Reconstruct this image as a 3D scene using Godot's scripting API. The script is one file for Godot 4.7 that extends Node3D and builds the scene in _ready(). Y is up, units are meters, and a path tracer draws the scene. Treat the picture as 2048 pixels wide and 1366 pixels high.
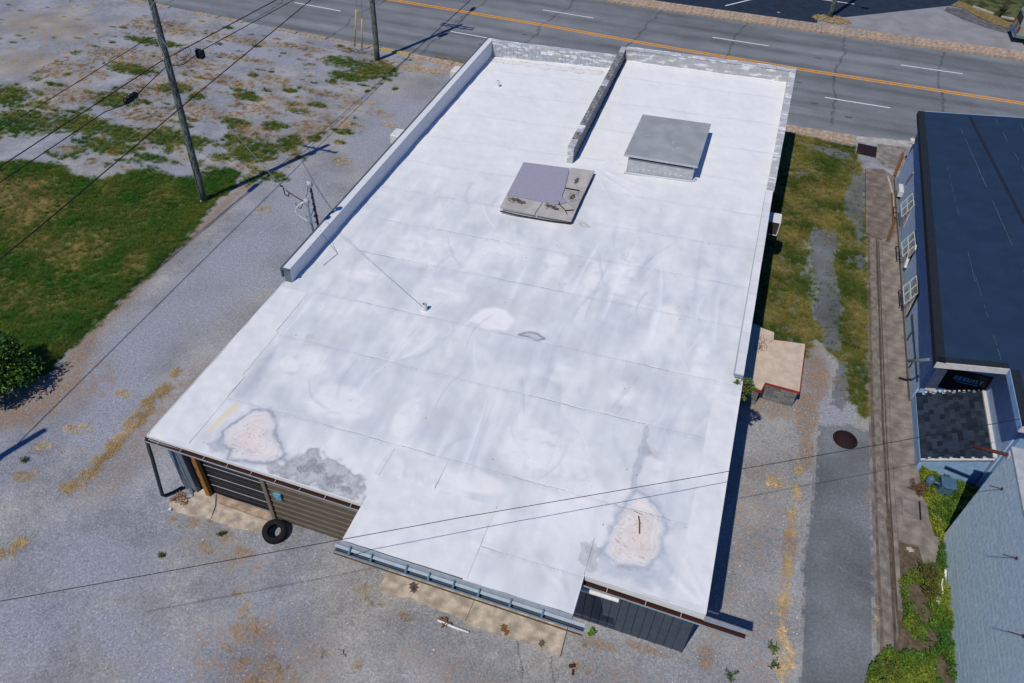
extends Node3D

# ---------------------------------------------------------------- state
var M := {}
var T := {}
var used := {}
var rng := RandomNumberGenerator.new()
const GX0 := -58.0
const GX1 := 10.2
const GZ0 := -44.4
const GZ1 := -1.4
const GW := 2048
const GH := 1292
var mg: PackedFloat32Array      # green grass cover
var md: PackedFloat32Array      # dry grass cover
var mr: PackedFloat32Array      # reddish dirt
var ml: PackedFloat32Array      # pale dusty gravel
var ma: PackedFloat32Array      # asphalt
var cov_green: PackedByteArray
var cov_dry: PackedByteArray
const SUN := Vector3(0.24, -1.0, -0.66)

# ---------------------------------------------------------------- naming
func numbered(called: String) -> String:
	var n: int = used.get(called, -1) + 1
	used[called] = n
	return called if n == 0 else "%s_%03d" % [called, n]

func tag(o: Node, label := "", category := "", group := "", kind := "") -> void:
	if label != "": o.set_meta("label", label)
	if category != "": o.set_meta("category", category)
	if group != "": o.set_meta("group", group)
	if kind != "": o.set_meta("kind", kind)

func thing(called: String, label: String, category: String, at := Vector3.ZERO, turn := 0.0, group := "") -> Node3D:
	var o := Node3D.new()
	o.name = numbered(called)
	add_child(o, true)
	o.position = at
	o.rotation.y = turn
	tag(o, label, category, group)
	return o

func obj(called: String, st: SurfaceTool, m: Material, parent: Node = null, smooth := false) -> MeshInstance3D:
	var o := MeshInstance3D.new()
	if parent == null:
		o.name = numbered(called)
	else:
		var k := 0
		var nm := called
		while parent.has_node(NodePath(nm)):
			k += 1
			nm = "%s_%03d" % [called, k]
		o.name = nm
	st.generate_normals()
	o.mesh = st.commit()
	o.material_override = m
	if parent == null: add_child(o, true)
	else: parent.add_child(o, true)
	return o

func place(called: String, mesh: Mesh, m: Material, parent: Node, xf: Transform3D, n := -1) -> MeshInstance3D:
	var o := MeshInstance3D.new()
	o.name = called if n <= 0 else "%s_%03d" % [called, n]
	o.mesh = mesh
	o.material_override = m
	parent.add_child(o, true)
	o.transform = xf
	return o

func struct(o: Node, label := "", category := "") -> Node:
	tag(o, label, category, "", "structure")
	return o

# ---------------------------------------------------------------- shapes
func mb(smooth := false) -> SurfaceTool:
	var st := SurfaceTool.new()
	st.begin(Mesh.PRIMITIVE_TRIANGLES)
	st.set_smooth_group(0 if smooth else -1)
	return st

func tri(st: SurfaceTool, a: Vector3, b: Vector3, c: Vector3) -> void:
	st.add_vertex(a); st.add_vertex(b); st.add_vertex(c)

func quad(st: SurfaceTool, a: Vector3, b: Vector3, c: Vector3, d: Vector3) -> void:
	tri(st, a, b, c); tri(st, a, c, d)

# eight corners: bottom 0..3 (ccw seen from above), top 4..7
func hexa(st: SurfaceTool, p: Array) -> void:
	quad(st, p[4], p[7], p[6], p[5])
	quad(st, p[0], p[1], p[2], p[3])
	for i in 4:
		var j := (i + 1) % 4
		quad(st, p[i], p[i + 4], p[j + 4], p[j])

func bx(st: SurfaceTool, c: Vector3, s: Vector3, bev := 0.0, rot := Basis.IDENTITY) -> void:
	var h := s * 0.5
	if bev <= 0.0:
		var p := []
		for y in [-1, 1]:
			for q in [[-1, 1], [1, 1], [1, -1], [-1, -1]]:
				p.append(c + rot * Vector3(q[0] * h.x, y * h.y, q[1] * h.z))
		hexa(st, p)
		return
	var b: float = minf(bev, minf(h.x, minf(h.y, h.z)) * 0.9)
	# rounded by one chamfer: three axis boxes' faces joined
	var axes := [Vector3(1, 0, 0), Vector3(0, 1, 0), Vector3(0, 0, 1)]
	for ax in 3:
		for sg in [-1.0, 1.0]:
			var n: Vector3 = axes[ax] * sg
			var u: Vector3 = axes[(ax + 1) % 3]
			var v: Vector3 = axes[(ax + 2) % 3]
			var hn := h[ax]
			var hu := h[(ax + 1) % 3] - b
			var hv := h[(ax + 2) % 3] - b
			var q := [n * hn - u * hu - v * hv, n * hn + u * hu - v * hv, n * hn + u * hu + v * hv, n * hn - u * hu + v * hv]
			for i in 4: q[i] = c + rot * q[i]
			if sg > 0: quad(st, q[0], q[3], q[2], q[1])
			else: quad(st, q[0], q[1], q[2], q[3])
	for ax in 3:                      # twelve edges
		var u: Vector3 = axes[(ax + 1) % 3]
		var v: Vector3 = axes[(ax + 2) % 3]
		var w: Vector3 = axes[ax]
		var hu := h[(ax + 1) % 3]
		var hv := h[(ax + 2) % 3]
		var hw := h[ax] - b
		for su in [-1.0, 1.0]:
			for sv in [-1.0, 1.0]:
				var p1: Vector3 = u * su * hu + v * sv * (hv - b)
				var p2: Vector3 = u * su * (hu - b) + v * sv * hv
				var q := [c + rot * (p1 - w * hw), c + rot * (p1 + w * hw), c + rot * (p2 + w * hw), c + rot * (p2 - w * hw)]
				if su * sv > 0: quad(st, q[0], q[1], q[2], q[3])
				else: quad(st, q[3], q[2], q[1], q[0])
	for sx in [-1.0, 1.0]:
		for sy in [-1.0, 1.0]:
			for sz in [-1.0, 1.0]:
				var a := c + rot * Vector3(sx * h.x, sy * (h.y - b), sz * (h.z - b))
				var d := c + rot * Vector3(sx * (h.x - b), sy * h.y, sz * (h.z - b))
				var e := c + rot * Vector3(sx * (h.x - b), sy * (h.y - b), sz * h.z)
				if sx * sy * sz > 0: tri(st, a, e, d)
				else: tri(st, a, d, e)

func box(called: String, lo: Vector3, hi: Vector3, m: Material, parent: Node = null, bev := 0.0) -> MeshInstance3D:
	var st := mb()
	bx(st, (lo + hi) * 0.5, hi - lo, bev)
	return obj(called, st, m, parent)

func tube(st: SurfaceTool, pts: Array, rad, sides := 8, caps := true) -> void:
	var n := pts.size()
	var up := Vector3(0, 1, 0)
	var rings := []
	for i in n:
		var d: Vector3 = (pts[mini(i + 1, n - 1)] - pts[maxi(i - 1, 0)]).normalized()
		var a := up if absf(d.dot(up)) < 0.95 else Vector3(1, 0, 0)
		var u := d.cross(a).normalized()
		var v := d.cross(u).normalized()
		var r: float = rad[i] if rad is Array else rad
		var ring := []
		for k in sides:
			var t := TAU * k / sides
			ring.append(pts[i] + (u * cos(t) + v * sin(t)) * r)
		rings.append(ring)
	for i in n - 1:
		for k in sides:
			var j := (k + 1) % sides
			quad(st, rings[i][k], rings[i][j], rings[i + 1][j], rings[i + 1][k])
	if caps:
		for k in range(1, sides - 1):
			tri(st, rings[0][0], rings[0][k + 1], rings[0][k])
			tri(st, rings[n - 1][0], rings[n - 1][k], rings[n - 1][k + 1])

func sag(a: Vector3, b: Vector3, drop: float, n := 20) -> Array:
	var r := []
	for i in n + 1:
		var t := float(i) / n
		r.append(a.lerp(b, t) - Vector3(0, drop * 4.0 * t * (1.0 - t), 0))
	return r

# flat sheet over a polygon in x,z
func sheet(called: String, pts: Array, y: float, m: Material, parent: Node = null, thick := 0.0, uvrect = null) -> MeshInstance3D:
	var pv := PackedVector2Array()
	for p in pts: pv.append(Vector2(p[0], p[1]))
	var ix := Geometry2D.triangulate_polygon(pv)
	var st := mb()
	for i in range(0, ix.size(), 3):
		var a := pv[ix[i]]
		var b := pv[ix[i + 1]]
		var c := pv[ix[i + 2]]
		var cr := (b - a).cross(c - a)
		var tr := [a, b, c] if cr > 0 else [a, c, b]
		for q in tr:
			if uvrect != null: st.set_uv(Vector2((q.x - uvrect[0]) / (uvrect[2] - uvrect[0]), (q.y - uvrect[1]) / (uvrect[3] - uvrect[1])))
			st.set_uv2(q / 1.7)
			st.add_vertex(Vector3(q.x, y, q.y))
	if thick > 0.0:
		var n := pv.size()
		for i in n:
			var a := pv[i]
			var b := pv[(i + 1) % n]
			quad(st, Vector3(a.x, y, a.y), Vector3(b.x, y, b.y), Vector3(b.x, y - thick, b.y), Vector3(a.x, y - thick, a.y))
	return obj(called, st, m, parent)

# ---------------------------------------------------------------- textures
func noise(sd: int, freq: float, oct := 3, type := FastNoiseLite.TYPE_SIMPLEX_SMOOTH) -> FastNoiseLite:
	var f := FastNoiseLite.new()
	f.seed = sd
	f.frequency = freq
	f.noise_type = type
	f.fractal_octaves = oct
	f.fractal_type = FastNoiseLite.FRACTAL_FBM if oct > 1 else FastNoiseLite.FRACTAL_NONE
	return f

func nbytes(sd: int, freq: float, oct: int, w: int, h: int, sx := 1.0, sy := 1.0) -> PackedByteArray:
	# a plain noise picture w by h, stretched by drawing it small in one direction
	var im := noise(sd, freq, oct).get_image(int(w / sx), int(h / sy))
	if sx != 1.0 or sy != 1.0: im.resize(w, h, Image.INTERPOLATE_CUBIC)
	im.convert(Image.FORMAT_L8)
	return im.get_data()

func seamless(sd: int, freq: float, oct: int, lo: float, hi: float, n := 512, con := 1.0) -> Image:
	var im := noise(sd, freq, oct).get_seamless_image(n, n)
	im.convert(Image.FORMAT_L8)
	var d := im.get_data()
	var o := PackedByteArray()
	o.resize(n * n)
	for i in n * n:
		var v := clampf((d[i] / 255.0 - 0.5) * con + 0.5, 0.0, 1.0)
		o[i] = int(255.0 * lerpf(lo, hi, v))
	return Image.create_from_data(n, n, false, Image.FORMAT_L8, o)

func mulimg(a: Image, b: Image) -> ImageTexture:
	var da := a.get_data()
	var db := b.get_data()
	for i in da.size(): da[i] = da[i] * db[i] / 255
	return ImageTexture.create_from_image(Image.create_from_data(a.get_width(), a.get_height(), false, Image.FORMAT_L8, da))

func make_textures() -> void:
	var fine := seamless(3, 0.16, 2, 0.88, 1.0, 512, 1.6)
	var blot := seamless(4, 0.012, 4, 0.84, 1.0, 512, 1.6)
	T.grime = mulimg(blot, fine)
	T.soft = mulimg(seamless(5, 0.01, 4, 0.91, 1.0, 512, 1.5), seamless(6, 0.2, 2, 0.94, 1.0, 512, 1.4))
	T.speck = mulimg(seamless(7, 0.33, 2, 0.40, 1.0, 512, 2.2), seamless(8, 0.09, 3, 0.72, 1.0, 512, 1.8))
	T.bump = ImageTexture.create_from_image(seamless(9, 0.22, 3, 0.0, 1.0, 512, 1.6))
	T.flake = mulimg(seamless(12, 0.012, 5, 0.78, 1.0, 512, 1.8), seamless(13, 0.14, 3, 0.84, 1.0, 512, 1.8))
	T.mottle = mulimg(seamless(12, 0.014, 5, 0.62, 1.0, 512, 3.4), seamless(13, 0.11, 3, 0.88, 1.0, 512, 2.0))
	T.mottle2 = mulimg(seamless(27, 0.010, 5, 0.78, 1.0, 512, 1.7), seamless(28, 0.15, 3, 0.86, 1.0, 512, 1.8))
	T.clean = mulimg(seamless(15, 0.012, 3, 0.965, 1.0, 512, 1.5), seamless(16, 0.2, 2, 0.96, 1.0, 512, 1.4))
	T.speck_rgb = mulimg(seamless(17, 0.42, 2, 0.74, 1.0, 512, 2.6), seamless(18, 0.08, 3, 0.90, 1.0, 512, 1.8))
	T.speck_soft = mulimg(seamless(19, 0.4, 2, 0.86, 1.0, 512, 2.0), seamless(20, 0.05, 3, 0.94, 1.0, 512, 1.6))
	var sh := noise(24, 0.035, 4).get_seamless_image(160, 512)
	sh.resize(512, 512, Image.INTERPOLATE_CUBIC)
	sh.convert(Image.FORMAT_L8)
	var dh := sh.get_data()
	for i in dh.size():
		var v := dh[i] / 255.0
		dh[i] = int(255.0 * clampf(.80 + .10 * (v - .5) + .17 * smoothstep(.58, .68, v), 0, 1))
	T.silver = mulimg(Image.create_from_data(512, 512, false, Image.FORMAT_L8, dh), seamless(25, 0.05, 3, 0.92, 1.0, 512, 1.6))
	# streaks: stretched seamless noise along v
	var s := noise(14, 0.05, 4).get_seamless_image(512, 64)
	s.resize(512, 512, Image.INTERPOLATE_CUBIC)
	s.convert(Image.FORMAT_L8)
	var d := s.get_data()
	for i in d.size(): d[i] = int(clampf(190.0 + (d[i] - 128) * 1.1, 90, 255))
	T.streak = ImageTexture.create_from_image(Image.create_from_data(512, 512, false, Image.FORMAT_L8, d))

func mat(c: Color, rough := 0.8, tex = null, scale := 0.5, metal := 0.0, bump := 0.0, local := false) -> StandardMaterial3D:
	var m := StandardMaterial3D.new()
	m.albedo_color = c.linear_to_srgb()
	m.roughness = rough
	m.metallic = metal
	m.metallic_specular = 0.35
	if tex != null or bump > 0.0:
		m.uv1_triplanar = true
		m.uv1_world_triplanar = not local
		m.uv1_scale = Vector3(scale, scale, scale)
	if tex != null: m.albedo_texture = tex
	if bump > 0.0:
		m.heightmap_enabled = true
		m.heightmap_texture = T.bump
		m.heightmap_scale = bump
	return m

func C(r: float, g: float, b: float) -> Color:
	return Color(r, g, b)

func make_materials() -> void:
	M.roof_edge = mat(C(.745, .765, .78), .75, T.clean, .35, 0, .3)
	M.parapet = mat(C(.70, .72, .75), .75, T.clean, .5, 0, .5)
	M.parapet_blocks = mat(C(.68, .74, .82), .8, T.silver, .2, 0, .15)
	M.silver = mat(C(.72, .75, .79), .6, T.silver, .16, 0.0, .15)
	M.silver_b = mat(C(.80, .82, .85), .6, T.silver, .2, 0.0, .15)
	M.silver_dark = mat(C(.42, .43, .45), .6, T.mottle, .9, 0.0, 1.0)
	M.trim_dark = mat(C(.085, .15, .20), .5, T.soft, .8)
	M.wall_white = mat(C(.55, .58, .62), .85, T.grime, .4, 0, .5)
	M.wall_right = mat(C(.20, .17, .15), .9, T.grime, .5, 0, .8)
	M.metal_grey = mat(C(.075, .105, .145), .45, T.soft, .6, .2)
	M.metal_corner = mat(C(.17, .22, .27), .45, T.soft, .6, .2)
	M.metal_tan = mat(C(.135, .112, .088), .5, T.soft, .5, .1)
	M.metal_tan_b = mat(C(.20, .172, .14), .5, T.soft, .5, .1)
	M.door_black = mat(C(.016, .016, .022), .5, T.grime, .8)
	M.door_line = mat(C(.45, .50, .58), .4, T.grime, .8, .1)
	M.jamb = mat(C(.42, .20, .05), .8, T.grime, 2.0, 0, .5)
	M.rot = mat(C(.10, .055, .03), .95, T.flake, 2.0, 0, 2.0)
	M.gutter_in = mat(C(.085, .032, .022), .85, T.grime, 1.5, 0, .6)
	M.gutter_out = mat(C(.42, .47, .52), .4, T.soft, .8, .4)
	M.gutter_blue = mat(C(.15, .25, .35), .45, T.soft, .8, .2)
	M.gutter_face = mat(C(.50, .58, .66), .4, T.soft, .8, .2)
	M.gutter_brown = mat(C(.14, .09, .06), .7, T.grime, 1.2)
	M.strap = mat(C(.62, .62, .62), .4, null, 1, .4)
	M.downpipe = mat(C(.035, .06, .07), .45, T.soft, 1.0, .1)
	M.concrete = mat(C(.66, .575, .485), .9, T.mottle2, .45, 0, .6)
	M.concrete_tan = mat(C(.60, .46, .35), .92, T.mottle2, .5, 0, .8)
	M.concrete_brown = mat(C(.325, .285, .255), .92, T.mottle2, .3, 0, .8)
	M.gutter_road = mat(C(.29, .265, .24), .92, T.mottle2, .3, 0, .6)
	M.concrete_pale = mat(C(.52, .50, .47), .92, T.grime, .3, 0, .6)
	M.apron_grey = mat(C(.34, .31, .29), .92, T.flake, .3, 0, .8)
	M.kerb = mat(C(.52, .43, .34), .92, T.flake, .6, 0, .8)
	M.kerb_yellow = mat(C(.72, .55, .20), .85, T.flake, .8, 0, .8)
	M.stoop_top = mat(C(.64, .53, .43), .9, T.soft, .45, 0, .6)
	M.stoop_red = mat(C(.42, .045, .025), .7, T.grime, 1.2, 0, .5)
	M.block = mat(C(.33, .345, .35), .92, T.grime, 1.2, 0, 1.0)
	M.block_b = mat(C(.24, .25, .26), .92, T.grime, 1.0, 0, 1.0)
	M.mortar = mat(C(.20, .20, .20), .95, T.grime, 1.0, 0, .6)
	M.rubber = mat(C(.012, .013, .016), .75, T.grime, 2.0, 0, .6)
	M.pvc = mat(C(.78, .79, .82), .4, T.soft, 1.5)
	M.steel = mat(C(.55, .62, .70), .35, T.soft, 1.0, .6)
	M.steel_blue = mat(C(.22, .32, .40), .45, T.soft, 1.0, .3)
	M.iron = mat(C(.035, .016, .020), .8, T.grime, 1.5, .2, .6)
	M.rust = mat(C(.12, .035, .025), .85, T.grime, 2.0, 0, .6)
	M.black_iron = mat(C(.015, .015, .018), .7, null)
	M.pole = mat(C(.23, .285, .26), .9, T.streak, .8, 0, 1.5)
	M.pole_green = mat(C(.17, .25, .19), .9, T.streak, .8, 0, 1.5)
	M.crossarm = mat(C(.17, .15, .12), .9, T.streak, .8, 0, .8)
	M.wire = mat(C(.012, .013, .016), .6, null)
	M.wire_grey = mat(C(.22, .23, .25), .5, null, 1, .5)
	M.porcelain = mat(C(.62, .64, .66), .25, null)
	M.black_box = mat(C(.01, .01, .012), .55, null)
	M.yellow = mat(C(.78, .46, .03), .55, T.soft, 1.5)
	M.paint_white = mat(C(.80, .81, .82), .75, T.soft, 1.6)
	M.paint_orange = mat(C(.80, .36, .045), .75, T.soft, .7)
	M.seal = mat(C(.022, .038, .068), .85, T.grime, .2, 0, .4)
	M.drive = mat(C(.29, .295, .315), .92, T.soft, .12, 0, .8)
	M.far_ground = mat(C(.25, .245, .225), .95, T.grime, .05)
	M.slate_roof = mat(C(.0145, .039, .085), .85, T.soft, .18, 0, .4)
	M.slate_trim = mat(C(.020, .026, .036), .7, T.grime, .9, 0, .5)
	M.slate_seam = mat(C(.10, .14, .19), .8, T.flake, .6)
	M.fascia_white = mat(C(.66, .66, .66), .6, T.soft, .8)
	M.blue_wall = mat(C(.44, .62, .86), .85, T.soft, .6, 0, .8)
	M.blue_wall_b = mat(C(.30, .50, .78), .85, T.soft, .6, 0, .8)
	M.glass = mat(C(.05, .075, .075), .12, null)
	M.clear_glass = mat(C(.55, .70, .72), .05, null)
	M.clear_glass.transparency = BaseMaterial3D.TRANSPARENCY_ALPHA
	M.clear_glass.albedo_color.a = .12
	M.van_glass = mat(C(.008, .012, .016), .35, null)
	M.grey_patch = mat(C(.36, .35, .34), .85, T.grime, .8)
	M.hatch_top = mat(C(.39, .415, .435), .55, T.soft, .2, .1, .3)
	M.hatch_side = mat(C(.50, .53, .56), .55, T.soft, .7, .1, .3)
	M.hatch_lip = mat(C(.55, .60, .65), .5, T.soft, .9, .25)
	M.lilac = mat(C(.335, .325, .41), .6, T.clean, .8)
	M.slab_grey = mat(C(.50, .48, .46), .9, T.soft, .3, 0, .8)
	M.slab_grey_b = mat(C(.44, .43, .425), .9, T.soft, .33, 0, .8)
	M.tar = mat(C(.035, .025, .022), .9, null)
	M.ac_white = mat(C(.74, .76, .76), .5, T.soft, 1.0)
	M.ac_dark = mat(C(.10, .085, .07), .7, T.grime, 2.0)
	M.sign_black = mat(C(.008, .010, .014), .45, null)
	M.sign_blue = mat(C(.10, .40, .62), .5, null)
	M.meter_blue = mat(C(.07, .15, .24), .5, T.soft, 1.0)
	M.wood_old = mat(C(.25, .15, .075), .9, T.streak, 2.0, 0, .6)
	M.wood_orange = mat(C(.36, .15, .05), .9, T.streak, 2.0, 0, .6)
	M.box_blue = mat(C(.12, .36, .48), .55, T.soft, 2.0)
	M.van = mat(C(.34, .47, .42), .3, T.soft, .6, .3)
	M.van.clearcoat_enabled = true
	M.van.clearcoat = .6
	M.van.clearcoat_roughness = .1
	M.chrome = mat(C(.6, .62, .65), .15, null, 1, 1.0)
	M.lamp_red = mat(C(.35, .01, .02), .2, null)
	M.sign_post = mat(C(.20, .12, .05), .8, T.grime, 2.0)
	M.twig = mat(C(.10, .06, .035), .95, null)
	M.straw_mat = mat(C(.40, .28, .13), .95, null)
	M.rag = mat(C(.55, .56, .58), .9, T.grime, 3.0, 0, 1.0)
	M.leaf_brown = mat(C(.17, .095, .05), .9, null)
	M.leafy = StandardMaterial3D.new()
	M.leafy.vertex_color_use_as_albedo = true
	M.leafy.roughness = .6
	M.leafy.metallic_specular = .3
	M.leafy.backlight_enabled = true
	M.leafy.backlight = Color(.10, .14, .03)
	M.bladey = StandardMaterial3D.new()
	M.bladey.vertex_color_use_as_albedo = true
	M.bladey.roughness = .9
	M.bladey.metallic_specular = .2

# ---------------------------------------------------------------- ground cover masks
func ell(m: PackedFloat32Array, cx: float, cz: float, rx: float, rz: float, s := 1.0, rot := 0.0) -> void:
	var kx := GW / (GX1 - GX0)
	var kz := GH / (GZ1 - GZ0)
	var r := maxf(rx, rz)
	var x0 := maxi(0, int((cx - r - GX0) * kx))
	var x1 := mini(GW - 1, int((cx + r - GX0) * kx))
	var z0 := maxi(0, int((cz - r - GZ0) * kz))
	var z1 := mini(GH - 1, int((cz + r - GZ0) * kz))
	var co := cos(rot)
	var si := sin(rot)
	for j in range(z0, z1 + 1):
		var dz := GZ0 + j / kz - cz
		for i in range(x0, x1 + 1):
			var dx := GX0 + i / kx - cx
			var a := (dx * co + dz * si) / rx
			var b := (-dx * si + dz * co) / rz
			var d := a * a + b * b
			if d < 1.0:
				var v := s * (1.0 - d * d)
				var k := j * GW + i
				if v > m[k]: m[k] = v

func poly(m: PackedFloat32Array, pts: Array, feather: float, s := 1.0) -> void:
	var pv := PackedVector2Array()
	var lo := Vector2(1e9, 1e9)
	var hi := -lo
	for p in pts:
		var v := Vector2(p[0], p[1])
		pv.append(v)
		lo = lo.min(v); hi = hi.max(v)
	var kx := GW / (GX1 - GX0)
	var kz := GH / (GZ1 - GZ0)
	var x0 := maxi(0, int((lo.x - GX0) * kx))
	var x1 := mini(GW - 1, int((hi.x - GX0) * kx) + 1)
	var z0 := maxi(0, int((lo.y - GZ0) * kz))
	var z1 := mini(GH - 1, int((hi.y - GZ0) * kz) + 1)
	var n := pv.size()
	# coarse signed distance on every 4th pixel, filled in blocks
	for j in range(z0, z1 + 1, 3):
		for i in range(x0, x1 + 1, 3):
			var p := Vector2(GX0 + (i + 1) / kx, GZ0 + (j + 1) / kz)
			if not Geometry2D.is_point_in_polygon(p, pv): continue
			var d := 1e9
			for e in n:
				d = minf(d, p.distance_squared_to(Geometry2D.get_closest_point_to_segment(p, pv[e], pv[(e + 1) % n])))
			var v := s * minf(1.0, sqrt(d) / feather)
			for jj in 3:
				for ii in 3:
					var k := mini(j + jj, GH - 1) * GW + mini(i + ii, GW - 1)
					if v > m[k]: m[k] = v

func ground_masks() -> void:
	var n := GW * GH
	mg = PackedFloat32Array(); mg.resize(n)
	md = PackedFloat32Array(); md.resize(n)
	mr = PackedFloat32Array(); mr.resize(n)
	ml = PackedFloat32Array(); ml.resize(n)
	ma = PackedFloat32Array(); ma.resize(n)
	# --- the lawn by the first pole
	poly(mg, [[-40, -20], [-33.2, -24.2], [-31, -24.6], [-29.9, -24.0], [-28.4, -24.2], [-27, -26.2], [-25.2, -25.6], [-23.6, -27.2], [-22.3, -27.2], [-21.9, -25.6], [-21.9, -23.9], [-21.3, -21], [-21.2, -18.8], [-21.3, -17.0], [-21.15, -15.3], [-21.2, -13.8], [-21.0, -12.6], [-22.5, -10.6], [-40, -8]], .5, 1.4)
	ell(md, -31.6, -20.6, 4.6, 3.0, 1.25)
	ell(md, -26.2, -19.0, 2.6, 2.0, .8)
	ell(md, -25.0, -16.0, 2.0, 1.5, .55)
	ell(md, -24.6, -23.6, 1.5, .8, .7)
	ell(md, -22.6, -18.8, .9, 1.3, .6)
	ell(md, -27.5, -15.6, 2.6, 1.0, .6)
	ell(mr, -25.9, -18.2, 1.0, .7, .8)
	# --- ragged green and olive patches north of it
	for e in [[-23.0, -29.0, 1.6, 1.5], [-21.9, -30.2, 1.0, 1.3], [-24.6, -29.6, 1.0, .7], [-25.6, -31.2, 1.3, .5], [-26.4, -28.6, .9, .7], [-28.3, -28.4, 1.7, 1.2], [-30.4, -28.0, 2.0, 1.0], [-33.2, -28.0, 2.6, 1.2], [-36.0, -27.0, 2.5, 1.6], [-30.4, -26.6, 2.2, .9], [-27.4, -26.4, 1.2, .5], [-33.4, -31.0, 1.8, 1.1], [-31.2, -33.4, 1.3, .9], [-35.0, -34.6, 2.2, .8], [-29.4, -33.0, .7, .5], [-26.8, -34.0, 1.2, .5], [-23.6, -31.6, .9, .6], [-20.9, -31.2, .5, .5], [-19.9, -32.4, .8, .35], [-22.6, -34.6, .8, .35], [-25.0, -35.6, .6, .3], [-28.0, -36.6, .5, .3], [-21.8, -40.0, 2.0, 1.5], [-24.0, -40.2, 1.6, 1.0], [-22.8, -38.6, 1.6, .8], [-25.8, -39.2, .6, .3], [-36.5, -38.4, 2.4, .6], [-23.3, -37.6, .5, .4], [-40.0, -29.0, 3.0, 1.6]]:
		ell(mg, e[0], e[1], e[2], e[3], .95)
	for e in [[-24.2, -30.6, 1.7, 1.0], [-21.6, -32.2, 1.5, .9], [-20.3, -33.1, 1.6, .5], [-23.6, -34.0, 1.4, .7], [-28.2, -31.4, 1.6, 1.3], [-30.5, -30.2, 2.3, 1.2], [-32.6, -32.8, 1.9, 1.1], [-29.8, -35.4, 2.6, .8], [-26.6, -36.6, 1.6, .5], [-33.0, -36.8, 3.2, 1.2], [-37.0, -36.0, 3.0, 1.3], [-38.0, -40.6, 4.0, 1.4], [-32.0, -40.8, 3.5, .7], [-27.5, -41.2, 2.6, .5], [-44.0, -38.0, 5.0, 2.6], [-41.0, -33.0, 4.0, 2.0], [-24.0, -42.0, 2.6, .4], [-21.4, -41.0, 2.4, .8], [-19.0, -41.2, 1.6, .5], [-25.8, -33.0, 1.8, .6], [-36.0, -30.6, 2.6, 1.2], [-46.0, -31.0, 5.0, 2.0], [-30.0, -38.4, 3.0, .5], [-23.0, -36.0, 2.0, .5]]:
		ell(md, e[0], e[1], e[2], e[3], .75)
	for k in 420:     # scattered tufts
		var x := rng.randf_range(-50, -19)
		var z := rng.randf_range(-42.6, -27)
		if x > -22 and z > -31: continue
		ell(md if rng.randf() < .72 else mg, x, z, rng.randf_range(.12, .5), rng.randf_range(.08, .25), rng.randf_range(.7, 1.0))
	for k in 240:
		var x := rng.randf_range(-40, -20.5)
		var z := rng.randf_range(-36.5, -25)
		if z > -25.5 - (x + 22.0) * .1 and x > -23: continue
		ell(mg if rng.randf() < clampf((z + 36.0) / 11.0, .1, .75) else md, x, z, rng.randf_range(.3, 1.1), rng.randf_range(.2, .5), rng.randf_range(.5, .85), rng.randf_range(-.3, .3))
	# --- reddish dirt rim between lawn and drive
	poly(mr, [[-22.3, -27.6], [-21.0, -26.8], [-21.0, -20.5], [-20.7, -15.3], [-19.3, -12.4], [-19.5, -10.4], [-21.3, -9.3], [-22.6, -10.5], [-21.6, -13.3], [-21.9, -15.4], [-22.0, -19.0], [-22.3, -24.0]], .6, .85)
	for e in [[-18.4, -11.0, .5, .3], [-18.9, -9.9, .6, .3], [-17.9, -10.3, .3, .2], [-18.6, -8.8, .5, .3], [-17.3, -9.0, .4, .2], [-18.1, -12.8, .4, .2]]:
		ell(md, e[0], e[1], e[2], e[3], .6)
	# straw line along the drive
	for e in [[-17.1, -14.3, .26, .3], [-16.95, -13.4, .28, .6], [-17.0, -12.6, .30, .65], [-16.9, -11.9, .36, .8], [-16.85, -11.0, .34, .7], [-16.85, -10.2, .32, .7], [-16.85, -9.5, .30, .6], [-16.95, -8.95, .25, .35], [-16.95, -6.75, .22, .40], [-17.3, -6.2, .20, .35]]:
		ell(md, e[0], e[1], e[2], e[3], .9)
	ell(mr, -16.0, -12.5, 1.1, 3.2, .55)
	ell(mr, -16.2, -10.0, .9, 1.8, .5)
	for e in [[-18.9, -35.0, 1.2, .4], [-18.5, -29.6, .7, .5], [-17.8, -34.0, .8, .4], [-16.6, -38.0, 1.0, .3], [-17.9, -41.0, 1.2, .5], [-19.8, -24.5, .7, .3], [-19.0, -26.0, .4, .3]]:
		ell(md, e[0], e[1], e[2], e[3], .55)
	# pale dusty gravel
	for e in [[-18.6, -22.0, 2.2, 8.0], [-19.0, -15.0, 1.6, 3.5], [-17.6, -34, 2.0, 5.0], [-17.6, -30.6, .9, 1.4], [-16.6, -20.4, .5, .9], [-14.6, -16.9, .25, .3], [-28.0, -39.4, 6.0, 1.0], [-26.0, -25.9, 2.4, .6], [-14.5, -7.2, 2.4, 1.0], [-12.2, -5.6, 1.6, .8], [-10.5, -4.9, 1.4, .5], [-15.0, -5.0, 1.5, .8], [-18.0, -12.0, 1.2, 2.0]]:
		ell(ml, e[0], e[1], e[2], e[3], .9)
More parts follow.
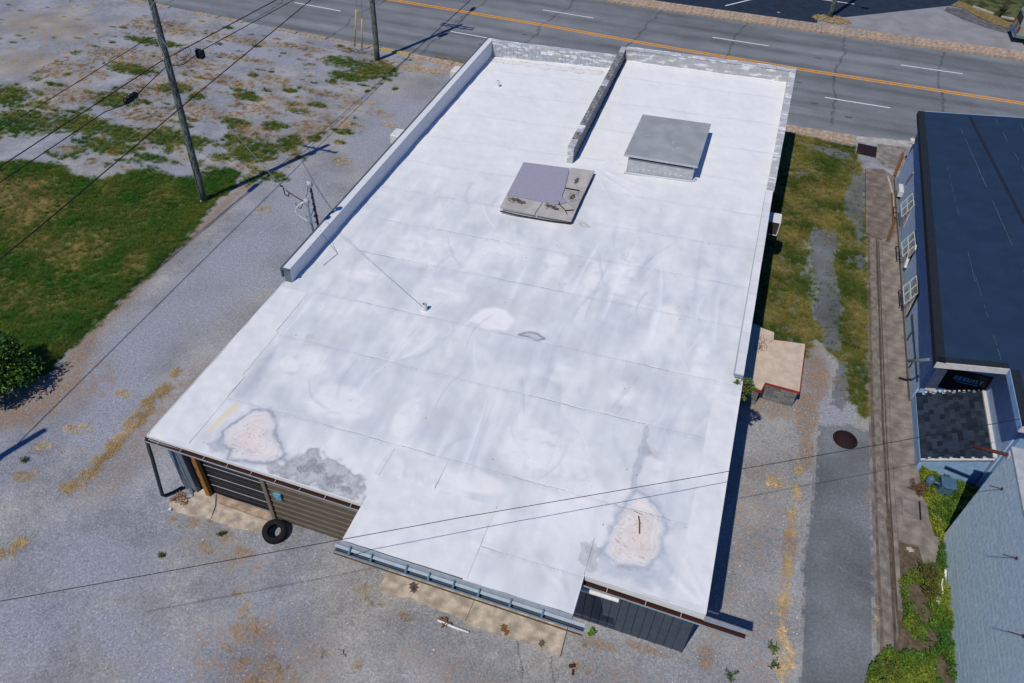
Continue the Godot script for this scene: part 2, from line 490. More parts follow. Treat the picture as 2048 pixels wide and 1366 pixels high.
	# --- the yard behind: dead tufts
	for e in [[-11.7, -8.6, .40, .16], [-11.3, -8.9, .22, .12], [-10.9, -8.6, .30, .2], [-12.2, -9.3, .2, .3], [-10.0, -7.7, .35, .22], [-9.6, -7.3, .4, .25], [-9.2, -7.0, .5, .3], [-9.5, -6.4, .25, .35], [-8.8, -6.1, .3, .2], [-8.0, -6.2, .6, .3], [-8.3, -5.6, .4, .2], [-7.6, -5.6, .5, .3], [-7.1, -6.9, .5, .12], [-7.2, -4.7, .5, .35], [-7.9, -4.4, .35, .2], [-6.3, -5.4, .3, .25], [-6.9, -8.9, .25, .2], [-6.4, -8.7, .5, .12], [-5.5, -8.6, .4, .1], [-0.6, -8.8, .3, .2], [-0.4, -9.4, .2, .2], [-6.0, -6.9, .15, .2], [-9.0, -4.9, .3, .2], [-6.2, -3.8, .3, .2], [-13.3, -9.2, .12, .5], [-12.8, -9.0, .3, .12]]:
		ell(md, e[0], e[1], e[2] * 1.15, e[3] * 1.15, .72)
	for e in [[-11.5, -9.15, .35, .22], [-13.6, -9.75, .3, .35], [-8.0, -5.8, 1.6, .8], [-10.6, -8.8, .5, .2], [1.2, -9.9, .8, .15], [2.7, -10.2, .3, .5], [-9.0, -6.8, 1.0, .5], [-12.7, -9.2, .35, .2], [-0.2, -9.6, .8, .2]]:
		ell(mr, e[0], e[1], e[2], e[3], .75)
	# --- right side: mown strip
	poly(mg, [[2.0, -41.6], [6.6, -41.2], [7.05, -38.4], [7.2, -34], [7.2, -21.2], [6.9, -20.4], [6.2, -21.4], [5.9, -23.2], [5.1, -24.2], [4.9, -22.9], [3.5, -23.6], [2.0, -23.8]], .25, .95)
	for e in [[3.5, -33.0, 1.6, 3.0], [3.2, -28.0, 1.2, 2.2], [4.6, -36.5, 1.4, 2.0], [4.6, -40.6, 2.2, .7], [3.2, -25.6, .6, 1.2], [6.6, -25.6, .5, 3.0], [4.2, -24.6, .9, .6], [6.3, -22.2, .6, 1.2], [6.5, -39.2, .6, .9], [5.3, -33.0, .5, 2.6], [3.0, -39.0, .9, 1.6]]:
		ell(md, e[0], e[1], e[2], e[3], .8)
	ell(md, 6.45, -38.6, .65, .75, 1.0)
	# broken old asphalt showing through
	poly(ma, [[3.7, -40.7], [6.4, -40.5], [6.5, -39.6], [5.9, -39.2], [5.0, -39.5], [4.2, -39.8]], .3, 1.1)
	poly(ma, [[6.1, -38.3], [7.2, -38.6], [7.1, -34.0], [7.05, -31.6], [6.5, -31.2], [6.35, -33.0], [5.9, -34.2], [5.85, -36.2], [6.2, -37.2]], .3, 1.1)
	poly(ma, [[4.5, -32.4], [5.8, -32.4], [5.75, -29.6], [6.05, -27.4], [6.0, -25.2], [6.15, -23.9], [5.4, -23.8], [4.9, -25.8], [5.0, -27.6], [4.6, -29.8]], .15, 1.3)
	poly(ma, [[5.85, -23.6], [6.35, -23.4], [6.5, -21.4], [6.2, -20.6], [5.6, -20.9], [5.7, -22.4]], .25, 1.0)
	for e in [[3.9, -37.2, .45, .3], [6.75, -30.3, .25, .7]]:
		ell(ma, e[0], e[1], e[2], e[3], 1.0)
	for e in [[5.0, -30.8, .9, 1.3], [4.9, -29.2, .6, 1.8], [5.1, -26.6, .5, 1.4], [5.0, -27.4, .5, 1.0], [5.8, -20.6, .9, .9], [5.2, -21.4, .6, .8]]:
		ell(ml, e[0], e[1], e[2], e[3], .9)
	ell(mr, 5.2, -22.2, .6, 1.6, .85)
	ell(mr, 4.9, -20.2, .5, 1.6, .9)
	ell(mr, 3.6, -20.1, 1.4, .7, .7)
	ell(mr, 4.6, -24.0, .6, .3, .5)
	# alley asphalt below the strip
	poly(ma, [[5.2, -19.9], [6.2, -20.3], [7.2, -20.2], [7.25, -1.4], [5.0, -1.4], [5.12, -10], [4.95, -14], [5.18, -17.0]], .3, 1.15)
	ell(mr, 5.0, -18.4, .3, 1.0, .9)
	for e in [[4.75, -17.6, .25, .4], [4.75, -16.6, .28, .5], [4.7, -15.7, .2, .5], [4.65, -14.6, .25, .7], [4.62, -13.6, .24, .8], [4.6, -12.6, .28, .8], [4.68, -11.7, .33, .8], [4.75, -10.8, .36, .9], [4.8, -9.6, .34, .9], [7.0, -17.2, .09, .6], [7.02, -16.4, .07, .5], [6.85, -16.9, .16, .14], [7.06, -14.6, .07, .8], [7.1, -12.8, .08, .7], [3.9, -16.7, .7, .3]]:
		ell(md, e[0], e[1], e[2] * .8, e[3], .78)
	ell(mr, 4.65, -14.4, .3, 1.2, .7)
	for e in [[3.6, -15.5, 1.1, 3.0, .38], [4.2, -11.0, .9, 2.5, .35], [-8.5, -6.2, 2.6, 1.6, .40], [-3.5, -7.6, 2.2, .6, .35], [-11.2, -8.6, 1.6, .7, .4], [-17.8, -38.5, 2.0, 2.0, .3], [2.9, -12.0, .6, 2.0, .4], [4.7, -23.0, 1.0, 2.4, .6], [-19.6, -12.4, 1.2, 2.0, .5], [1.0, -8.8, 2.0, .6, .35]]:
		ell(mr, e[0], e[1], e[2], e[3], e[4])

func ground_texture() -> ImageTexture:
	var w := GW
	var h := GH
	var a := nbytes(21, 0.45, 2, w, h)
	var b := nbytes(22, 0.07, 3, w, h)
	var c := nbytes(23, 0.012, 4, w, h)
	var d := nbytes(24, 0.006, 3, w, h, 1.0, 3.0)
	var drive_x := PackedFloat32Array(); drive_x.resize(w)
	var yard_x := PackedFloat32Array(); yard_x.resize(w)
	var drive_z := PackedFloat32Array(); drive_z.resize(h)
	for i in w:
		var x := lerpf(GX0, GX1, float(i) / w)
		drive_x[i] = smoothstep(-21.0, -20.0, x) * (1.0 - smoothstep(-13.8, -12.0, x))
		yard_x[i] = smoothstep(-9.0, -6.0, x)
	for j in h:
		drive_z[j] = 1.0 - smoothstep(-13.0, -9.0, lerpf(GZ0, GZ1, float(j) / h))
	cov_green = PackedByteArray(); cov_green.resize(w * h)
	cov_dry = PackedByteArray(); cov_dry.resize(w * h)
	var o := PackedByteArray()
	o.resize(w * h * 3)
	for i in w * h:
		var n1 := a[i] / 255.0 - .5
		var n2 := b[i] / 255.0 - .5
		var n3 := c[i] / 255.0 - .5
		var px := i % w
		var pz := i / w
		var sm := 1.0 - .6 * drive_x[px] * drive_z[pz]
		var wrm := clampf((d[i] / 255.0 - .5) * 2.6 + n3 * 1.2, -.6, 1.0) + yard_x[px] * .35
		var k := 1.06 + n1 * .36 * sm + n2 * .16 * sm + n3 * .26
		var r := (160.0 + wrm * 4.0) * k
		var g := (163.0 + wrm * 1.0) * k
		var bl := (170.0 - wrm * 6.0) * k
		var t := ml[i]
		if t > 0.0:
			t = clampf(t * .8 + n2 * .5 + n3 * .8 + .05, 0, .85)
			r += (172 * (1.0 + n1 * .4) - r) * t; g += (177 * (1.0 + n1 * .4) - g) * t; bl += (192 * (1.0 + n1 * .4) - bl) * t
		var at := 0.0
		t = ma[i]
		if t > 0.0:
			t = clampf((t + n2 * .9 + n1 * .3 - .42) * 4.0, 0, 1)
			var q := 1.0 + n1 * .12 + n3 * .35 + (d[i] / 255.0 - .5) * .3
			var tt := t; at = t
			r += (120 * q - r) * tt; g += (125 * q - g) * tt; bl += (132 * q - bl) * tt
		t = mr[i]
		if t > 0.0:
			t = clampf((t * .9 + n2 * .9 + n1 * .7 - .22) * 1.3, 0, .85)
			var q := 1.0 + n1 * .4 + n2 * .2
			r += (160 * q - r) * t; g += (135 * q - g) * t; bl += (116 * q - bl) * t
		var gd := 0.0
		t = md[i]
		if t > 0.0:
			gd = clampf((t + n2 * 1.5 + n1 * 1.6 - .55) * 1.9, 0, 1) * (1.0 - at * .85)
			cov_dry[i] = int(gd * 255)
			var q := 1.0 + n1 * .4 + n3 * .3
			var v := gd * .7
			r += (178 * q - r) * v; g += (152 * q - g) * v; bl += (112 * q - bl) * v
		t = mg[i]
		if t > 0.0:
			t = clampf((t + n2 * 1.3 + n1 * .9 + n3 * .5 - .42) * 1.9, 0, 1) * (1.0 - at * .9) * (1.0 - clampf(ml[i] * .8, 0, .8))
			var v := t * .9
			var q := 1.0 + n1 * .35 + n3 * .5
			var dr := clampf(gd * 1.05 + (n3 + n2 * .5) * .8, 0, 1)
			r += (lerpf(62, 150, dr) * q - r) * v; g += (lerpf(92, 132, dr) * q - g) * v; bl += (lerpf(32, 78, dr) * q - bl) * v
			cov_green[i] = int(clampf(t * (1.0 - dr * .75), 0, 1) * 255)
			cov_dry[i] = maxi(cov_dry[i], int(clampf(t * dr, 0, 1) * 255))
		o[i * 3] = clampi(int(r), 8, 235)
		o[i * 3 + 1] = clampi(int(g), 8, 235)
		o[i * 3 + 2] = clampi(int(bl), 8, 235)
	var im := Image.create_from_data(w, h, false, Image.FORMAT_RGB8, o)
	# cracks in the alley asphalt, as grey wandering lines
	crack(im, 5.1, -14.55, 6.2, -14.2, Color(.60, .60, .60), 0)
	crack(im, 6.2, -14.2, 7.05, -14.05, Color(.62, .61, .60), 0)
	crack(im, -2.2, -8.9, -1.6, -7.4, Color(.36, .36, .38), 0)
	crack(im, -1.2, -8.8, -.6, -7.2, Color(.36, .36, .38), 0)
	return ImageTexture.create_from_image(im)

func crack(im: Image, x0: float, z0: float, x1: float, z1: float, c: Color, wide := 0) -> void:
	var kx := im.get_width() / (GX1 - GX0)
	var kz := im.get_height() / (GZ1 - GZ0)
	line(im, Vector2((x0 - GX0) * kx, (z0 - GZ0) * kz), Vector2((x1 - GX0) * kx, (z1 - GZ0) * kz), c, wide, 2.0)

func line(im: Image, p: Vector2, q: Vector2, c: Color, wide := 0, wander := 2.0, alpha := .8, gaps := .0) -> void:
	var n := int(p.distance_to(q)) + 1
	var off := 0.0
	var vel := 0.0
	var dir := (q - p).normalized()
	var nor := Vector2(-dir.y, dir.x)
	for i in n:
		vel = vel * .8 + rng.randf_range(-.4, .4)
		off = clampf(off + vel * .5, -wander * 2.0, wander * 2.0)
		if gaps > 0.0 and rng.randf() < gaps: continue
		var s := p.lerp(q, float(i) / n) + nor * off
		for k in range(-wide, wide + 1):
			var v := s + nor * k
			var x := int(v.x)
			var y := int(v.y)
			if x < 0 or y < 0 or x >= im.get_width() or y >= im.get_height(): continue
			im.set_pixel(x, y, im.get_pixel(x, y).lerp(c, alpha * rng.randf_range(.5, 1.0)))

# ---------------------------------------------------------------- street surface
func street_texture() -> ImageTexture:
	var w := 2048
	var h := 512
	var a := nbytes(31, 0.4, 2, w, h)
	var b := nbytes(32, 0.012, 4, w, h, 6.0, 1.0)
	var c := nbytes(33, 0.02, 3, w, h)
	var o := PackedByteArray()
	o.resize(w * h * 3)
	for j in h:
		var z := -58.6 + 17.6 * j / h
		# wheel tracks polished a little darker, oil line paler
		var ln := fposmod((z + 57.3) / 3.62, 1.0)
		var wear := -.11 * (exp(-pow((ln - .25) / .1, 2.0)) + exp(-pow((ln - .75) / .1, 2.0))) + .03
		for i in w:
			var k := j * w + i
			var v := 132.0 * (1.0 + wear + (a[k] / 255.0 - .5) * .22 + (b[k] / 255.0 - .5) * .26 + (c[k] / 255.0 - .5) * .14)
			if z > -46.4: v *= 1.03
			o[k * 3] = int(v * .95); o[k * 3 + 1] = int(v * .99); o[k * 3 + 2] = int(v * 1.03)
	var im := Image.create_from_data(w, h, false, Image.FORMAT_RGB8, o)
	var kx := w / 104.0
	var kz := h / 17.6
	var dark := Color(.17, .17, .19)
	for n in 14:          # reflected joints across the road
		var x := -58.0 + n * 6.35 + rng.randf_range(-.4, .4)
		line(im, Vector2((x + 62.3) * kx, 1.6 * kz), Vector2((x + 61.6) * kx, 9.0 * kz), dark, 1, 3.0, .42, .25)
		line(im, Vector2((x + 61.6) * kx, 8.4 * kz), Vector2((x + 61.5) * kx, 15.6 * kz), dark, 1, 3.0, .42, .25)
	for zz in [-47.3, -53.5, -45.2, -44.1]:
		line(im, Vector2(0, (zz + 58.6) * kz), Vector2(w, (zz + 59.1) * kz), dark, 0, 2.0, .45, .35)
	for n in 16:
		var x := rng.randf_range(-50, 20)
		var z := rng.randf_range(-47.5, -43.2)
		line(im, Vector2((x + 62) * kx, (z + 58.6) * kz), Vector2((x + 62 + rng.randf_range(-3, 3)) * kx, (z + 58.6 + rng.randf_range(-.8, .8)) * kz), dark, 0, 3.0, .4, .3)
	for p in [[4.2, -52.6], [3.2, -48.3], [4.2, -45.7], [-14.9, -48.8], [6.2, -44.6], [-2.0, -49.2], [-17.0, -46.1]]:
		for q in 22:
			var x := int((p[0] + 62 + rng.randf_range(-.22, .22)) * kx)
			var y := int((p[1] + 58.6 + rng.randf_range(-.07, .07)) * kz)
			im.set_pixel(clampi(x, 0, w - 1), clampi(y, 0, h - 1), Color(.15, .15, .17))
	return ImageTexture.create_from_image(im)

# ---------------------------------------------------------------- the big white roof
const RX0 := -13.8
const RX1 := 2.4
const RZ0 := -38.4
const RZ1 := -8.1
const RW := 1100
const RH := 2048
const SEAMS := [-37.75, -36.1, -33.55, -31.0, -28.5, -26.2, -23.9, -21.7, -19.55, -16.92, -14.6, -11.66, -9.4]

func roof_y(x: float, z: float) -> float:
	var u := (x + 13.57) / 15.67
	var v := (-9.5 - z) / 28.6
	var p := 3.12 + .38 * u
	var r := p + (3.0 + 1.06 * u - p) * v
	var step := smoothstep(-6.25, -6.05, x)
	if v > .64: r += step * .5 * (v - .64) / .36 * (1.0 - (x + 6.2) / 8.3 * .65)
	return r

func stain(d: PackedByteArray, nz: PackedByteArray, pts: Array, col: Color, amt: float, rim: Color, rim_amt: float, rim_w: float, feather: float, rough: float, speck := 0.0) -> void:
	var pv := PackedVector2Array()
	var lo := Vector2(1e9, 1e9)
	var hi := -lo
	for p in pts:
		var v := Vector2(p[0], p[1])
		pv.append(v); lo = lo.min(v); hi = hi.max(v)
	var kx := RW / (RX1 - RX0)
	var kz := RH / (RZ1 - RZ0)
	var n := pv.size()
	for j in range(maxi(0, int((lo.y - .4 - RZ0) * kz)), mini(RH - 1, int((hi.y + .4 - RZ0) * kz))):
		for i in range(maxi(0, int((lo.x - .4 - RX0) * kx)), mini(RW - 1, int((hi.x + .4 - RX0) * kx))):
			var p := Vector2(RX0 + i / kx, RZ0 + j / kz)
			var s := 1e9
			for e in n:
				s = minf(s, p.distance_squared_to(Geometry2D.get_closest_point_to_segment(p, pv[e], pv[(e + 1) % n])))
			s = sqrt(s)
			if not Geometry2D.is_point_in_polygon(p, pv): s = -s
			var k := j * RW + i
			s += (nz[k] / 255.0 - .5) * rough
			var t := clampf(s / feather, 0, 1) * amt
			if speck > 0.0: t *= clampf(1.0 - speck + speck * 2.0 * (nz[(k * 7) % (RW * RH)] / 255.0), 0, 1.3)
			var q: float = exp(-pow(s / rim_w, 2.0)) * rim_amt * clampf(.15 + 1.5 * (nz[(k + 40 * RW + 211) % (RW * RH)] / 255.0), 0, 1)
			for ch in 3:
				var v: float = d[k * 3 + ch]
				v += (col[ch] * 255.0 - v) * clampf(t, 0, 1)
				v += (rim[ch] * 255.0 - v) * q
				d[k * 3 + ch] = int(v)

func swipe(im: Image, e: Array) -> void:
	# a soft curved wipe mark left by water or a roller
	var kx := RW / (RX1 - RX0)
	var kz := RH / (RZ1 - RZ0)
	var p := Vector2((e[0] - RX0) * kx, (e[1] - RZ0) * kz)
	var q := Vector2((e[2] - RX0) * kx, (e[3] - RZ0) * kz)
	var c := Color(.90, .93, .95) if e[6] == 1 else Color(.66, .70, .75)
	var n := int(p.distance_to(q))
	var nor := Vector2(-(q - p).y, (q - p).x).normalized()
	for i in n:
		var t := float(i) / n
		var w: float = e[5] * kx * (.35 + t * .65) * (1.0 + .25 * sin(t * 9.0 + e[0] * 7.0))
		var o: Vector2 = p.lerp(q, t) + nor * (e[4] * kx * .5 * sin(t * PI))
		for k in range(-int(w * 1.6), int(w * 1.6) + 1):
			var v: Vector2 = o + nor * k
			if v.x < 0 or v.y < 0 or v.x >= RW or v.y >= RH: continue
			var al: float = e[7] * exp(-pow(k / w, 2.0) * (1.0 if (k > 0) == (e[6] == 1) else 7.0)) * (1.0 - pow(absf(2.0 * t - 1.0), 6.0)) * .95
			im.set_pixel(int(v.x), int(v.y), im.get_pixel(int(v.x), int(v.y)).lerp(c, al))

func roof_texture() -> ImageTexture:
	var w := RW
	var h := RH
	var a := nbytes(41, 0.25, 2, w, h)
	var b := nbytes(42, 0.03, 4, w, h)
	var c := nbytes(43, 0.0065, 3, w, h)
	var f := nbytes(44, 0.018, 4, w, h, 1.0, 4.5)       # streaks of run-off along z
	var hx := nbytes(46, 0.02, 3, w, h, 5.0, 1.0)      # roller marks across
	var kx := w / (RX1 - RX0)
	var kz := h / (RZ1 - RZ0)
	# clean white places
	var bright := PackedFloat32Array()
	bright.resize(w * h)
	for e in [[-10.9, -13.5, 1.1, 1.0, .9], [-9.1, -12.55, 1.2, .8, 1.0], [-6.9, -12.7, .45, 1.0, .9], [-7.95, -15.5, .4, .7, .7], [-2.7, -12.7, 1.7, 1.1, 1.0], [-6.0, -17.5, .75, .65, 1.3], [-7.1, -21.4, 1.1, 1.0, .9], [-2.4, -21.4, .5, 1.6, .8], [-3.4, -20.6, .4, 1.2, .7], [-.6, -19.1, .5, 1.3, .9], [-9.7, -20.4, 1.6, 1.2, .8], [-4.9, -21.0, .5, 1.0, .7], [-8.2, -18.2, 1.2, .9, .6], [-1.4, -12.0, .8, .7, .7], [.3, -13.3, .5, 1.0, .6], [-11.3, -18.4, 1.0, .8, .5], [-3.1, -15.8, .7, .5, .5], [-1.2, -15.6, .5, .6, .6], [-4.5, -11.2, 1.2, .4, .8], [.8, -17.5, .3, 1.4, .7]]:
		for j in range(maxi(0, int((e[1] - e[3] - RZ0) * kz)), mini(h - 1, int((e[1] + e[3] - RZ0) * kz))):
			for i in range(maxi(0, int((e[0] - e[2] - RX0) * kx)), mini(w - 1, int((e[0] + e[2] - RX0) * kx))):
				var dx: float = (RX0 + i / kx - e[0]) / e[2]
				var dz: float = (RZ0 + j / kz - e[1]) / e[3]
				var dd := dx * dx + dz * dz
				if dd < 1.0:
					bright[j * w + i] = maxf(bright[j * w + i], e[4] * (1.0 - dd))
	var o := PackedByteArray()
	o.resize(w * h * 3)
	for j in h:
		var z := RZ0 + j / kz
		var rear := smoothstep(-30.0, -20.0, z) * .62 + .16
		var near := smoothstep(-12.2, -10.8, z)
		for i in w:
			var k := j * w + i
			var n1 := a[k] / 255.0 - .5
			var n2 := b[k] / 255.0 - .5
			var n3 := c[k] / 255.0 - .5
			var n4 := f[k] / 255.0 - .5
			var n5 := hx[k] / 255.0 - .5
			var film := rear * (.70 + n4 * 1.0 + n3 * 1.0 + n2 * .25) - near * .30
			film -= clampf(bright[k] * (.75 + n3 * 2.2 + n2 * 2.0 + n5 * 1.6 + n4 * 1.2), 0, 1) * .95
			film = clampf(film + n5 * .22 + n1 * .10, 0, 1)
			var q := 1.0 + n1 * .035 + n5 * .02
			var r := lerpf(221, 190, film) * q
			var g := lerpf(224, 197, film) * q
			var bl := lerpf(226, 204, film) * q
			# faint warm soil in the low places
			var s := clampf(n2 * .8 + n3 * 2.0 - .45, 0, .12) * (rear + .3)
			r += (214 - r) * s; g += (203 - g) * s; bl += (196 - bl) * s
			o[k * 3] = int(minf(r, 236)); o[k * 3 + 1] = int(minf(g, 236)); o[k * 3 + 2] = int(minf(bl, 238))
	# ponding rings with dried silt
	stain(o, b, [[-11.35, -11.49], [-11.66, -10.5], [-11.5, -10.1], [-11.1, -10.02], [-10.95, -9.72], [-10.3, -9.82], [-9.74, -10.0], [-9.55, -10.4], [-10.0, -10.7], [-10.3, -11.0], [-10.45, -11.4], [-10.9, -11.62]], Color(.88, .85, .84), .65, Color(.52, .55, .60), .7, .06, .22, .14, .45)
	stain(o, b, [[-11.15, -11.2], [-11.35, -10.6], [-11.2, -10.2], [-10.5, -9.95], [-10.2, -10.3], [-10.6, -10.9], [-10.8, -11.3]], Color(.84, .78, .76), .45, Color(.8, .7, .68), .0, .1, .3, .4, .9)
	stain(o, b, [[-9.8, -10.0], [-9.3, -10.05], [-8.9, -10.75], [-8.4, -10.6], [-7.9, -10.45], [-7.3, -10.25], [-6.95, -9.75], [-7.1, -9.5], [-7.6, -9.62], [-8.6, -9.78], [-9.6, -9.72]], Color(.55, .56, .59), .9, Color(.42, .43, .45), .5, .10, .32, .5, .55)
	stain(o, b, [[-7.75, -10.0], [-7.55, -10.12], [-7.4, -9.98], [-7.6, -9.9]], Color(.85, .83, .82), .8, Color(.5, .5, .5), .0, .1, .06, .1)
	stain(o, b, [[-.14, -12.25], [-.36, -11.6], [-.46, -11.0], [-.55, -10.2], [-.1, -10.0], [.55, -10.1], [.78, -10.5], [.84, -11.4], [.55, -11.9], [.2, -12.2]], Color(.90, .87, .85), .7, Color(.60, .64, .70), .6, .06, .2, .15, .4)
	stain(o, b, [[-.05, -11.8], [-.25, -11.0], [-.35, -10.3], [.2, -10.15], [.6, -10.6], [.6, -11.4], [.3, -11.8]], Color(.82, .76, .73), .5, Color(.8, .7, .68), .0, .1, .25, .5, 1.1)
	stain(o, b, [[-.3, -10.05], [.6, -10.3], [.62, -10.1], [-.1, -9.85]], Color(.62, .56, .55), .4, Color(.6, .6, .6), .0, .1, .15, .4, 1.2)
	stain(o, b, [[-.62, -10.3], [-.1, -9.95], [.55, -10.05], [.95, -10.6], [1.15, -10.3], [1.1, -9.75], [.3, -9.72], [-.55, -9.78]], Color(.72, .75, .79), .7, Color(.66, .69, .74), .4, .08, .2, .3)
	stain(o, b, [[-1.15, -10.3], [-.85, -10.4], [-.62, -10.2], [-.62, -9.7], [-.8, -9.65], [-1.0, -9.9]], Color(.64, .66, .68), .7, Color(.5, .5, .5), .3, .04, .12, .25)
	stain(o, b, [[-.28, -14.5], [-.2, -13.9], [-.05, -13.6], [-.22, -13.2], [-.2, -12.3], [-.27, -12.3], [-.32, -13.1], [-.3, -13.6]], Color(.66, .69, .75), .8, Color(.62, .64, .68), .55, .05, .1, .12)
	stain(o, b, [[-.2, -13.75], [.22, -13.68], [.2, -13.5], [-.15, -13.5]], Color(.62, .63, .62), .6, Color(.6, .6, .6), .2, .05, .15, .25)
	# the curved scuff and the half-moon
	stain(o, b, [[-4.95, -17.06], [-4.75, -17.26], [-4.4, -17.28], [-4.12, -17.1], [-4.3, -16.98], [-4.6, -17.02]], Color(.72, .74, .78), .8, Color(.46, .47, .53), .75, .045, .06, .06)
	stain(o, b, [[-6.78, -17.12], [-6.62, -17.7], [-6.2, -18.08], [-5.72, -18.05], [-5.42, -17.6], [-5.36, -17.02]], Color(.895, .90, .905), .85, Color(.8, .8, .8), .0, .1, .07, .08)
	# yellowed tape and straw-coloured scuffs
	stain(o, b, [[-12.0, -11.55], [-11.75, -11.55], [-11.95, -10.4], [-12.2, -10.3]], Color(.87, .81, .68), .75, Color(.8, .7, .5), .0, .1, .06, .14, .9)
	stain(o, b, [[-12.75, -14.6], [-12.55, -14.6], [-12.6, -13.95], [-12.82, -13.95]], Color(.86, .80, .70), .6, Color(.8, .7, .5), .0, .1, .06, .14, .9)
	stain(o, b, [[-12.0, -9.95], [-11.5, -10.55], [-11.1, -9.95], [-10.7, -9.78], [-11.6, -9.8]], Color(.66, .68, .72), .75, Color(.5, .5, .5), .0, .1, .12, .2)
	stain(o, b, [[-12.3, -11.62], [-12.25, -13.0], [-12.05, -14.2], [-11.7, -12.4], [-11.5, -11.65]], Color(.70, .72, .76), .65, Color(.5, .5, .5), .0, .1, .35, .25)
	stain(o, b, [[-11.6, -14.9], [-11.2, -15.1], [-11.05, -14.75], [-11.4, -14.5]], Color(.72, .74, .74), .7, Color(.5, .5, .5), .0, .1, .15, .25)
	stain(o, b, [[-13.2, -37.3], [-10.0, -37.0], [-7.2, -37.0], [-7.0, -37.35], [-10.0, -37.45], [-13.2, -37.6]], Color(.74, .72, .70), .35, Color(.60, .54, .50), .45, .05, .3, .35, .6)
	stain(o, b, [[-4.75, -23.75], [-4.5, -23.8], [-4.3, -23.6], [-4.55, -23.5]], Color(.80, .77, .72), .7, Color(.45, .40, .36), .35, .03, .06, .1)
	var ra := [[-11.35, -11.49], [-11.66, -10.5], [-11.5, -10.1], [-11.1, -10.02], [-10.95, -9.72], [-10.3, -9.82], [-9.74, -10.0], [-9.55, -10.4], [-10.0, -10.7], [-10.3, -11.0], [-10.45, -11.4], [-10.9, -11.62]]
	var rb := [[-.14, -12.25], [-.36, -11.6], [-.46, -11.0], [-.55, -10.2], [-.1, -10.0], [.55, -10.1], [.78, -10.5], [.84, -11.4], [.55, -11.9], [.2, -12.2]]
	for sc in [.84, .66, .45, 1.14]:
		for q in [[ra, -10.65, -10.55], [rb, .15, -11.0]]:
			var pp := []
			for v in q[0]: pp.append([q[1] + (v[0] - q[1]) * sc + .06 * sin(v[1] * 9.0 + sc * 5.0), q[2] + (v[1] - q[2]) * sc + .05 * cos(v[0] * 8.0)])
			stain(o, b, pp, Color(.8, .75, .73), 0.0, Color(.66, .62, .62) if sc < 1.0 else Color(.68, .71, .76), .24 if sc < 1.0 else .4, .024 if sc < 1.0 else .09, .2, .24)
	var im := Image.create_from_data(w, h, false, Image.FORMAT_RGB8, o)
	for e in [[-8.25, -14.7, -7.5, -16.5, .3, .12, 1, .5], [-8.3, -14.7, -8.1, -16.4, -.1, .08, 1, .45], [-8.25, -14.7, -7.2, -15.9, .4, .16, 0, .35], [-8.4, -14.5, -8.7, -13.0, .2, .18, 1, .4], [-5.0, -14.2, -4.7, -10.9, -.1, .10, 1, .45], [-4.75, -14.2, -4.4, -11.0, .15, .12, 0, .25], [-2.3, -23.4, -2.5, -18.4, .2, .16, 1, .5], [-1.4, -22.6, -.9, -17.4, -.5, .18, 1, .45], [-3.6, -23.0, -3.9, -19.0, .1, .14, 1, .4], [-3.0, -22.0, -3.1, -18.2, .2, .12, 0, .35], [-.9, -23.6, -1.9, -21.4, .4, .06, 0, .3], [-.6, -23.2, -1.7, -20.9, .4, .05, 1, .4], [-9.2, -21.4, -7.9, -19.7, .3, .10, 0, .35], [-8.8, -24.0, -7.6, -22.4, .2, .05, 1, .5], [-10.4, -13.2, -9.2, -12.2, .5, .1, 0, .4], [-9.4, -14.4, -9.2, -12.6, .3, .12, 0, .3], [-2.6, -14.2, -1.6, -13.0, -.3, .05, 1, .4], [-1.2, -14.2, -.4, -12.9, .3, .2, 0, .25], [.6, -16.0, .2, -13.4, .1, .25, 0, .3], [-6.2, -16.4, -5.5, -14.9, .2, .12, 1, .3], [-3.7, -18.0, -3.5, -15.0, .1, .3, 0, .3], [-5.8, -20.6, -5.7, -18.6, .1, .16, 1, .45], [-7.4, -24.3, -6.6, -22.0, .1, .2, 0, .3], [-11.9, -19.4, -11.3, -17.4, .2, .2, 0, .25], [-12.1, -14.3, -11.9, -12.0, .1, .2, 0, .35], [.9, -21.5, 1.1, -18.0, .0, .2, 1, .4], [-.1, -24.5, .2, -20.0, .1, .2, 0, .25]]:
		swipe(im, e)
	for k in 70:
		var x := rng.randf_range(-12.3, 1.2)
		var z := rng.randf_range(-25.0, -11.0)
		swipe(im, [x, z, x + rng.randf_range(-.7, .7), z - rng.randf_range(.6, 2.2), rng.randf_range(-.5, .5), rng.randf_range(.03, .22), rng.randi() % 2, rng.randf_range(.12, .38)])
	# lapped seams: a dirt line, broken and uneven
	for n in SEAMS.size():
		var z: float = SEAMS[n]
		var far := z < -22.0
		var x0 := -13.5 if far else -12.3
		line(im, Vector2((x0 - RX0) * kx, (z - RZ0) * kz), Vector2((2.1 - RX0) * kx, (z - RZ0) * kz), Color(.50, .52, .57), 0, .35, .38 if far else .55, .35 if far else .2)
		for q in 5:
			var sx := rng.randf_range(-12.0, 1.0)
			line(im, Vector2((sx - RX0) * kx, (z - RZ0) * kz), Vector2((sx + rng.randf_range(.5, 1.6) - RX0) * kx, (z - RZ0) * kz), Color(.42, .44, .49), 0, .35, .3 if far else .7, .1)
			line(im, Vector2((sx + .3 - RX0) * kx, (z - RZ0) * kz - 3), Vector2((sx + rng.randf_range(.7, 1.8) - RX0) * kx, (z - RZ0) * kz - 3), Color(.90, .91, .93), 1, .35, .5, .1)
		line(im, Vector2((x0 - RX0) * kx, (z - RZ0) * kz + 4), Vector2((2.0 - RX0) * kx, (z - RZ0) * kz + 4), Color(.68, .70, .74), 3, .8, .25, .4)
